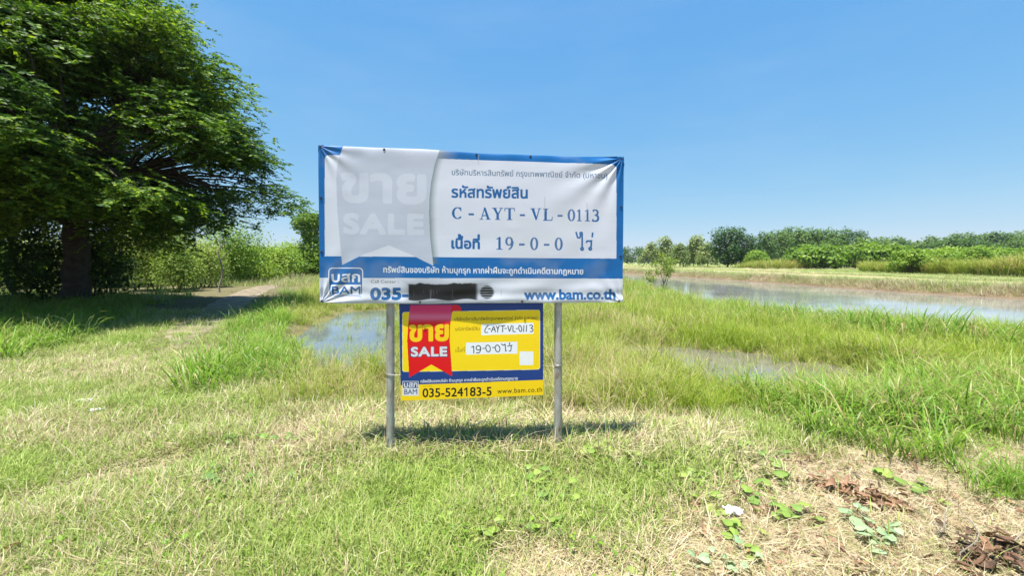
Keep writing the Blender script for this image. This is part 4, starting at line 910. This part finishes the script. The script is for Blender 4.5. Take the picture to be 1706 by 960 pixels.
# trees and shrubs across the paddies, each placed and grown on its own
def far_tree(kind, label, px, Yd, top, w, seed, group):
    x, y = at(px, Yd); H = hgt(top, Yd) * 1.1; Wd = w / F * Yd * (1.08 if kind in ('dark', 'pale') else 1.35); rg = np.random.default_rng(seed); z0 = gz(x, y)
    if kind == 'gum':
        cl = rand_clumps(rg, 15, Wd * .42, H * .34, H * .93, Wd * .13, Wd * .24, lambda t: (1 - t) ** .5 + .15, 1.15); a = ('gum_tree', M['gum_leaf'], M['pale_bark'], 2600, .05, H * .75, dict(tint0=.5, droop=.4))
    elif kind == 'pale':
        cl = rand_clumps(rg, 17, Wd * .42, H * .2, H * .92, Wd * .12, Wd * .22, lambda t: (1 - t * .7), .95); a = ('feathery_tree', M['pale_leaf'], M['pale_bark'], 2800, .045, H * .65, dict(tint0=.6, droop=.3))
    elif kind == 'dark':
        cl = rand_clumps(rg, 20, Wd * .42, H * .16, H * .85, Wd * .16, Wd * .26, lambda t: math.sin(.35 + t * 2.3), .8); a = ('dark_tree', M['dark_leaf'], M['bark'], 4800, .038, H * .5, dict(tint0=.45))
    elif kind == 'bush':
        cl = rand_clumps(rg, 12, Wd * .40, H * .22, H * .74, Wd * .16, Wd * .27, lambda t: math.cos(t * 1.1), .7); cl = [(c[0], c[1], c[2] * 1.08, c[3], c[4], min(c[5], H * .32)) for c in cl]; a = ('wild_bush', M['bush_leaf'], M['bark'], 3400, .045, H * .4, dict(tint0=.42))
    else:
        cl = rand_clumps(rg, 12, Wd * .42, H * .3, H * .88, Wd * .15, Wd * .26, lambda t: 1 - t * .6, .8); a = ('far_tree', M['far_leaf'], M['bark'], 1700, .06, H * .6, dict(tint0=.5))
    return plant_tree(a[0], label, 'bush' if kind == 'bush' else 'tree', (x, y, z0), H, max(.08, H * .018), cl, a[3], Wd * a[4] * 1.6, a[1], a[2], seed, group, a[5], up=.9, **{**a[6], 'tint0': a[6]['tint0'] + rg.uniform(-.12, .22), 'tvar': .7})
G1 = 'trees beyond the paddies'
far_tree('pale', 'feathery pale tree nearest the banner edge, beyond the paddies', 1108, 150, 397, 40, 401, G1)
far_tree('pale', 'feathery pale tree with a rounded top, just left of the big dark tree', 1158, 140, 398, 52, 402, G1)
far_tree('pale', 'low feathery tree half hidden behind the bank sapling', 1086, 145, 406, 38, 406, G1)
far_tree('pale', 'short bushy feathery tree filling the gap before the big dark tree', 1178, 128, 408, 36, 407, G1)
far_tree('pale', 'short feathery tree squeezed between the two taller pale ones', 1133, 132, 408, 34, 403, G1)
far_tree('dark', 'big dark rounded tree, the darkest beyond the paddies', 1212, 118, 379, 56, 404, G1)
far_tree('dark', 'lower dark lobe of foliage leaning on the right of the darkest tree', 1243, 120, 391, 48, 405, G1)
gl = ['first tall gum tree to the right of the darkest tree', 'second tall gum tree to the right of the darkest tree', 'third tall gum tree right of the darkest tree', 'fourth tall gum tree right of the darkest tree', 'fifth tall gum tree right of the darkest tree', 'sixth tall gum tree right of the darkest tree', 'seventh gum tree, last of the row before the taller dark crown']
for i, (px, top) in enumerate(((1276, 392), (1296, 390), (1315, 388), (1336, 386), (1352, 389), (1372, 386), (1391, 390))):
    far_tree('gum', gl[i], px, 150 + (i % 3) * 9, top, 30 + (i * 7) % 9, 410 + i, 'row of gum trees')
far_tree('dark', 'tall dark-crowned tree at the right end of the gum row', 1418, 155, 383, 46, 420, G1)
far_tree('gum', 'small light green gum in front of the middle of the row', 1392, 130, 400, 24, 421, 'row of gum trees')
G2 = 'bushes edging the paddies'
for i, (px, Yd, top, w, lb) in enumerate(((1257, 112, 418, 34, 'round green bush at the foot of the darkest tree'), (1345, 98, 412, 46, 'green bush left of the dark-based wide bush'), (1372, 92, 413, 62, 'wide bush with a dark hollow base, centre of the far edge'), (1330, 110, 417, 40, 'pale bush rising behind the yellow reeds'),
    (1446, 94, 409, 58, 'bushy tree-like shrub right of the widest bush'), (1492, 90, 412, 56, 'dark green bush before the reed bed thickens'), (1535, 92, 420, 50, 'low green bush below the grey roofs'), (1583, 88, 415, 60, 'bush behind the tall reeds under the pale roof'), (1640, 86, 416, 58, 'bush behind the reeds near the right edge'), (1690, 84, 418, 56, 'bush cut by the right edge of the picture'), (1410, 105, 416, 44, 'small bush tucked in a gap between two wide bushes'))):
    far_tree('bush', lb, px, Yd, top, w, 430 + i, G2)
G3 = 'distant tree line'
tl = [(1450, 402, 'left of the first gap'), (1476, 399, 'with a pointed top'), (1503, 401, 'just left of the grey roofs'), (1530, 406, 'low, between two roofs'), (1552, 398, 'rounded, behind the grey roofs'), (1577, 404, 'low, right of the grey roofs'), (1598, 392, 'tall, starting the right-hand row'), (1621, 391, 'tall, second of the right-hand row'), (1643, 390, 'tall, third of the right-hand row'), (1664, 388, 'tallest of the right-hand row'), (1686, 391, 'tall, before the last of the row'), (1708, 389, 'tall, cut by the picture edge'), (1735, 390, 'standing just outside the right edge')]
for i, (px, top, lb) in enumerate(tl): far_tree('far', 'distant blue-green tree ' + lb, px, 200 + (i * 37) % 30, top, 27 + (i * 5) % 8, 460 + i, G3)
for i, (px, top, lb) in enumerate(((1440, 403, 'light green tree rising behind the bushes right of the tall dark crown'), (1466, 405, 'light green tree behind the dark green bush'), (1500, 404, 'warm green tree just left of the grey farm roof'), (1536, 409, 'low warm green tree in front of the grey farm roof'), (1580, 402, 'warm green tree right of the grey farm roof'), (1615, 403, 'warm green tree behind the tall reeds'), (1648, 408, 'low warm green tree left of the pale roof near the right edge'), (1698, 405, 'warm green tree right of the pale roof near the right edge'))):
    far_tree('gum', lb, px, 140 + (i % 3) * 7, top, 34, 480 + i, 'trees behind the reed bed')
for i, (px, top, lb) in enumerate(((1516, 415, 'leafy bush standing among the reeds at their left end'), (1572, 418, 'leafy bush poking out of the middle of the reed bed'), (1625, 414, 'taller leafy bush among the right-hand reeds'), (1682, 419, 'small leafy bush among the reeds near the picture edge'))):
    far_tree('bush', lb, px, 56 + (i % 2) * 4, top, 42, 490 + i, 'bushes among the reeds')
# far woodland along the horizon behind the banner
mb = MB(); rg = np.random.default_rng(31); cl = []
for px in np.arange(300, 1330, 7.0):
    Yd = 255 + rg.uniform(-12, 12); x, y = at(px, Yd); top = hgt(410 + rg.uniform(-3, 3), Yd)
    for k in range(3): cl.append((x + rg.normal(0, .8), y + rg.normal(0, 1), top * (.25 + .26 * k), 2.8, 2.4, top * .22))
clump_crown(mb, cl, 80000, .9, 33, shell=(.3, 1.1), tint0=.4, tvar=.35)
wood = mb.build('far_woodland', M['far_leaf']); wood['kind'] = 'stuff'

# roofs among the far trees
def house(label, px, Yd, w, d, eave, ridge, rz):
    x, y = at(px, Yd); t = thing('farm_house', label, 'house', (x, y, 0), 'houses among the far trees'); t.rotation_euler = (0, 0, rz)
    mb = MB(); v = [(-w / 2, -d / 2, -.2), (w / 2, -d / 2, -.2), (w / 2, d / 2, -.2), (-w / 2, d / 2, -.2), (-w / 2, -d / 2, eave), (w / 2, -d / 2, eave), (w / 2, d / 2, eave), (-w / 2, d / 2, eave), (-w / 2, 0, ridge), (w / 2, 0, ridge)]
    mb.add(v, [(0, 1, 5, 4), (2, 3, 7, 6)]); mb.add(v, [(1, 2, 6, 9, 5), (3, 0, 4, 8, 7)]); mb.build('wall', M['wall'], t)
    mb = MB(); o_ = .5; sl = (ridge - eave) / (d / 2); th = .12
    for sg in (-1, 1):
        e = (sg * (d / 2 + o_), eave - sl * o_ + .06); vv = []
        for xx in (-w / 2 - o_, w / 2 + o_):
            vv += [(xx, 0, ridge + .06), (xx, e[0], e[1]), (xx, e[0], e[1] + th), (xx, 0, ridge + .06 + th)]
        mb.add(vv, [(0, 1, 2, 3), (4, 7, 6, 5), (0, 4, 5, 1), (1, 5, 6, 2), (2, 6, 7, 3)])
    mb.build('roof', M['roof'], t)
    for k in (-.28, .0, .28):
        mb = MB(); box(mb, (k * w, -d / 2 - .02, eave * .62), (1.2, .06, eave * .3)); mb.build('window', M['dark_pane'], t)
house('low farm building with a wide grey roof between the distant trees', 1552, 185, 9, 7, 5.9, 7.7, .15)
house('small pale-roofed house peeping out left of the wide grey roof', 1524, 175, 5, 5, 5.9, 7.5, -.2)
house('pale-roofed house behind the reeds near the right edge', 1668, 180, 9, 7, 6.0, 7.8, .1)

# ------------------------------------------------------------------ small things on the ground
def gpt(px, py, lift=0.0):
    y = CAMH * F / (py - HY); x = (px - CX) / F * y
    for _ in range(4): z = gz(x, y) + lift; y = (CAMH - z) * F / (py - HY); x = (px - CX) / F * y
    return np.array([x, y, z])
HEART = np.array([(0, 0), (-.30, -.14), (-.50, .12), (-.44, .46), (-.20, .78), (0, 1.0), (.20, .78), (.44, .46), (.50, .12), (.30, -.14)])
def add_heart(mb, c, size, ang, tilt, roll, tint):
    h = HEART * size; z = -.22 * np.abs(h[:, 0]) * 1.0 - .10 * h[:, 1] ** 2 / size + .0; v = np.stack([h[:, 0], h[:, 1], z], -1)
    v = np.concatenate([v, [(0, .3 * size, .02 * size)]])
    Mx = np.array(Matrix.Rotation(ang, 3, 'Z') @ Matrix.Rotation(tilt, 3, 'X') @ Matrix.Rotation(roll, 3, 'Y'))
    mb.add(v @ Mx.T + c, [(10, i, (i + 1) % 10) for i in range(10)], tint)
def creeper(label, pix, mat, size, seed, extra=2, tint=(.3, .9)):
    rg = np.random.default_rng(seed); P = np.array([gpt(a, b) for a, b in pix]); o = P[0].copy()
    t = thing('creeping_vine', label, 'vine', tuple(o), 'creeping vines on the ground'); st = MB(); lf = MB()
    d = np.r_[0, np.cumsum(np.linalg.norm(np.diff(P, axis=0), axis=1))]; n = max(6, int(d[-1] / .05)); q = np.linspace(0, d[-1], n)
    pts = np.stack([np.interp(q, d, P[:, k]) for k in range(3)], -1); pts[:, :2] += rg.normal(0, .012, (n, 2)); pts[:, 2] = height(pts[:, 0], pts[:, 1]) + .03 + .012 * np.sin(q * 30)
    tube(st, pts - o, .0028, 5)
    for p_ in list(P) + [pts[rg.integers(0, n)] + np.r_[rg.normal(0, .06, 2), 0] for _ in range(extra * len(P))]:
        j = int(np.linalg.norm(pts[:, :2] - p_[:2], axis=1).argmin()); c = np.array([p_[0] + rg.normal(0, .015), p_[1] + rg.normal(0, .015), gz(p_[0], p_[1]) + rg.uniform(.035, .085)])
        tube(st, [pts[j] - o, (pts[j] + c) / 2 - o + (0, 0, .015), c - o], .0016, 4)
        add_heart(lf, c - o, size * rg.uniform(.5, 1.0), rg.uniform(0, 6.28), rg.uniform(-.45, .25), rg.uniform(-.4, .4), rg.uniform(*tint))
    st.build('stem', M['vine_stem'], t, True); lf.build('leaves', mat, t)
HL = M['heart_leaf']
creeper('yellow-green vine running down past the white paper scrap', [(1143, 788), (1165, 812), (1186, 836), (1196, 858), (1214, 884), (1226, 902), (1252, 928), (1258, 940)], HL, .085, 501, 2, (.6, 1))
creeper('big-leaved green vine clump on the edge of the bare ground, above the dead leaves', [(1228, 752), (1252, 756), (1272, 766), (1304, 766), (1276, 802), (1302, 800), (1250, 806)], HL, .10, 502, 2, (.2, .8))
creeper('green vine running right from the white paper scrap', [(1240, 832), (1268, 848), (1290, 854), (1312, 862), (1326, 870)], HL, .075, 503, 2, (.4, .8))
creeper('grey-green vine with paired leaves on the bare straw at right', [(1424, 862), (1432, 880), (1436, 896), (1444, 912), (1462, 900), (1472, 888), (1466, 922)], M['sage_leaf'], .07, 504, 3)
creeper('bright vine trailing right behind the brown dead leaves', [(1432, 798), (1466, 804), (1500, 810), (1532, 826), (1552, 832)], HL, .085, 505, 2, (.4, .9))
creeper('vine in the lawn right of centre, leading down to the bare patch', [(886, 798), (912, 842), (906, 868), (924, 888), (934, 905), (820, 912), (826, 880)], HL, .075, 506, 2, (.3, .8))
creeper('vine with scattered leaves in the lawn midway between the two posts', [(958, 842), (938, 826), (906, 796), (876, 806), (846, 838)], HL, .07, 507, 2, (.4, .9))
creeper('dull green vine in the lawn at lower left of the left post', [(350, 792), (372, 812), (398, 826), (424, 802), (382, 840)], HL, .075, 508, 3, (.1, .5))
creeper('vine low in the grass left of the left post', [(486, 806), (520, 790), (548, 770), (580, 758), (610, 764)], HL, .07, 509, 2, (.2, .6))
creeper('yellowish vine at the foot of the right post', [(922, 768), (940, 760), (975, 765), (1010, 756), (1042, 762), (1052, 770)], HL, .08, 510, 3, (.6, 1))
creeper('sparse grey vine near the bottom edge right of centre', [(1190, 938), (1210, 946), (1232, 950), (1180, 952)], M['sage_leaf'], .06, 511, 2)
creeper('vine at the dry strip far left of the sign', [(376, 735), (400, 742), (430, 738), (470, 742), (505, 735)], HL, .075, 512, 2, (.2, .7))

def curled_leaf(mb, c, L, w, ang, rg, curl, tint):
    n = 6; t = np.linspace(0, 1, n); a = (t - .5) * curl; x = L * (t - .5) * (1 - .12 * abs(curl)); z = -L * .25 * curl * (t - .5) ** 2 * 2 + L * .12 * abs(curl)
    ww = w * np.sin(math.pi * (t * .92 + .04)) * .5 + .002; cup = rg.uniform(.2, .9)
    v = []
    for k in range(n):
        for s_ in (-1, 0, 1): v.append((x[k], s_ * ww[k], z[k] + abs(s_) * ww[k] * cup))
    f = [(3 * k + j, 3 * k + 3 + j, 3 * k + 4 + j, 3 * k + 1 + j) for k in range(n - 1) for j in (0, 1)]
    Mx = np.array(Matrix.Rotation(ang, 3, 'Z') @ Matrix.Rotation(rg.normal(0, .45), 3, 'X') @ Matrix.Rotation(rg.normal(0, .35), 3, 'Y'))
    mb.add(np.array(v) @ Mx.T + c, np.array(f), np.clip(tint + rg.normal(0, .06, 3 * n), 0, 1))
def leaf_pile(label, pix, n, spread, L, seed, tint, twigs=0):
    rg = np.random.default_rng(seed); P = [gpt(*q) for q in pix]; o = P[0]; t = thing('dead_leaf_pile', label, 'dead leaves', tuple(o)); mb = MB()
    for i in range(n):
        k = rg.integers(0, len(P)); f = rg.uniform(); b = P[k] * f + P[min(k + 1, len(P) - 1)] * (1 - f); c = b + np.array([rg.normal(0, spread), rg.normal(0, spread * .55), 0]); c[2] = gz(c[0], c[1]) + abs(rg.normal(.02, .03))
        curled_leaf(mb, c - o, L * rg.uniform(.5, 1.2), L * .27 * rg.uniform(.6, 1.3), rg.uniform(0, 6.28), rg, rg.uniform(-1.2, 1.6), rg.uniform(*tint))
    mb.build('leaves', M['dead_leaf'], t, True)
    for i in range(twigs):
        mb = MB(); q, rr = limb(P[i % len(P)] - o + (rg.normal(0, .05), 0, .02), P[i % len(P)] - o + (rg.normal(.05, .12), rg.normal(.05, .1), rg.uniform(.10, .22)), .004, .0015, rg, .1, 6, .2); tube(mb, q, rr, 5); mb.build('twig', M['pale_bark'], t, True)
leaf_pile('strip of curled brown dead leaves on the bare straw, below the bright vine', [(1345, 808), (1385, 818), (1425, 826), (1450, 838), (1480, 848)], 150, .060, .085, 601, (.35, .95))
leaf_pile('dark heap of rotting leaves and twigs in the bottom right corner', [(1640, 925), (1665, 915), (1690, 935), (1620, 948), (1680, 955)], 170, .075, .085, 602, (.0, .55), 4)
leaf_pile('few blackened curled leaves left of the dark rotting heap', [(1566, 900), (1578, 915), (1600, 930)], 12, .03, .075, 603, (.0, .15), 1)
rg = np.random.default_rng(604); mb = MB()
for i in range(1100):
    y = rg.uniform(1.4, 3.3); x = rg.uniform(.5, y * 1.35 + .6)
    if rg.uniform() > bare(np.array([x]), np.array([y]))[0]: continue
    curled_leaf(mb, np.array([x, y, gz(x, y) + rg.uniform(.01, .035)]), rg.uniform(.03, .10), rg.uniform(.008, .024), rg.uniform(0, 6.28), rg, rg.uniform(-1, 1), rg.uniform(.15, 1))
mb.build('leaf_litter', M['dead_leaf'], None, True)['kind'] = 'stuff'
def scrap(name, label, cat, px, py, w, d, seed, amp, rz, lift=.03, col='litter'):
    rg = np.random.default_rng(seed); o = gpt(px, py); n = 13; s_, t_ = np.meshgrid(np.linspace(-.5, .5, n), np.linspace(-.5, .5, n))
    z = amp * (np.abs(np.sin(s_ * 7 + t_ * 4 + seed)) * .6 + np.abs(np.sin(t_ * 9 - s_ * 3)) * .5 + rg.uniform(-.12, .12, (n, n))); e = 1 + .12 * np.sin(np.arctan2(t_, s_) * 5 + seed)
    v = np.stack([s_ * w * e, t_ * d * e, z + lift], -1).reshape(-1, 3); ii = np.arange(n * n).reshape(n, n); q = np.stack([ii[:-1, :-1], ii[:-1, 1:], ii[1:, 1:], ii[1:, :-1]], -1).reshape(-1, 4)
    mb = MB(); mb.add(v, q); mb.add(v - (0, 0, .0015), q[:, ::-1]); ob = mb.build(name, M[col]); ob.location = tuple(o); ob.rotation_euler = (0, 0, rz); tag(ob, label, cat)
    return ob
scrap('paper_scrap', 'crumpled white paper scrap on the dry straw beside the yellow-green vine', 'litter', 1222, 866, .10, .07, 1, .035, -.2)
scrap('plastic_scrap', 'flattened white plastic scrap in the lawn at left, the upper of two', 'litter', 140, 672, .15, .08, 2, .014, .1, .022)
scrap('plastic_scrap', 'smaller greyish plastic scrap in the lawn at left, the lower of two', 'litter', 162, 687, .11, .06, 3, .014, .5, .02)
t = MB(); rg = np.random.default_rng(8); o = gpt(16, 929); curled_leaf(t, np.array([0, 0, .04]), .11, .04, .2, rg, .6, .75); ob = t.build('fallen_leaf', M['dead_leaf'], None, True); ob.location = tuple(o); tag(ob, 'single reddish brown fallen leaf in the grass at the lower left edge', 'leaf')

# ------------------------------------------------------------------ the humid air
mb = MB(); box(mb, (0, 190, 6.8), (1400, 780, 20)); m = bpy.data.materials.new('humid_air'); m.use_nodes = True; nt = m.node_tree; nt.nodes.remove(nt.nodes['Principled BSDF'])
pv = nt.nodes.new('ShaderNodeVolumePrincipled'); pv.inputs['Color'].default_value = (.86, .92, 1, 1); pv.inputs['Density'].default_value = .00014; pv.inputs['Anisotropy'].default_value = .3
nt.links.new(pv.outputs[0], nt.nodes['Material Output'].inputs['Volume'])
hz = mb.build('haze', m); hz['kind'] = 'stuff'
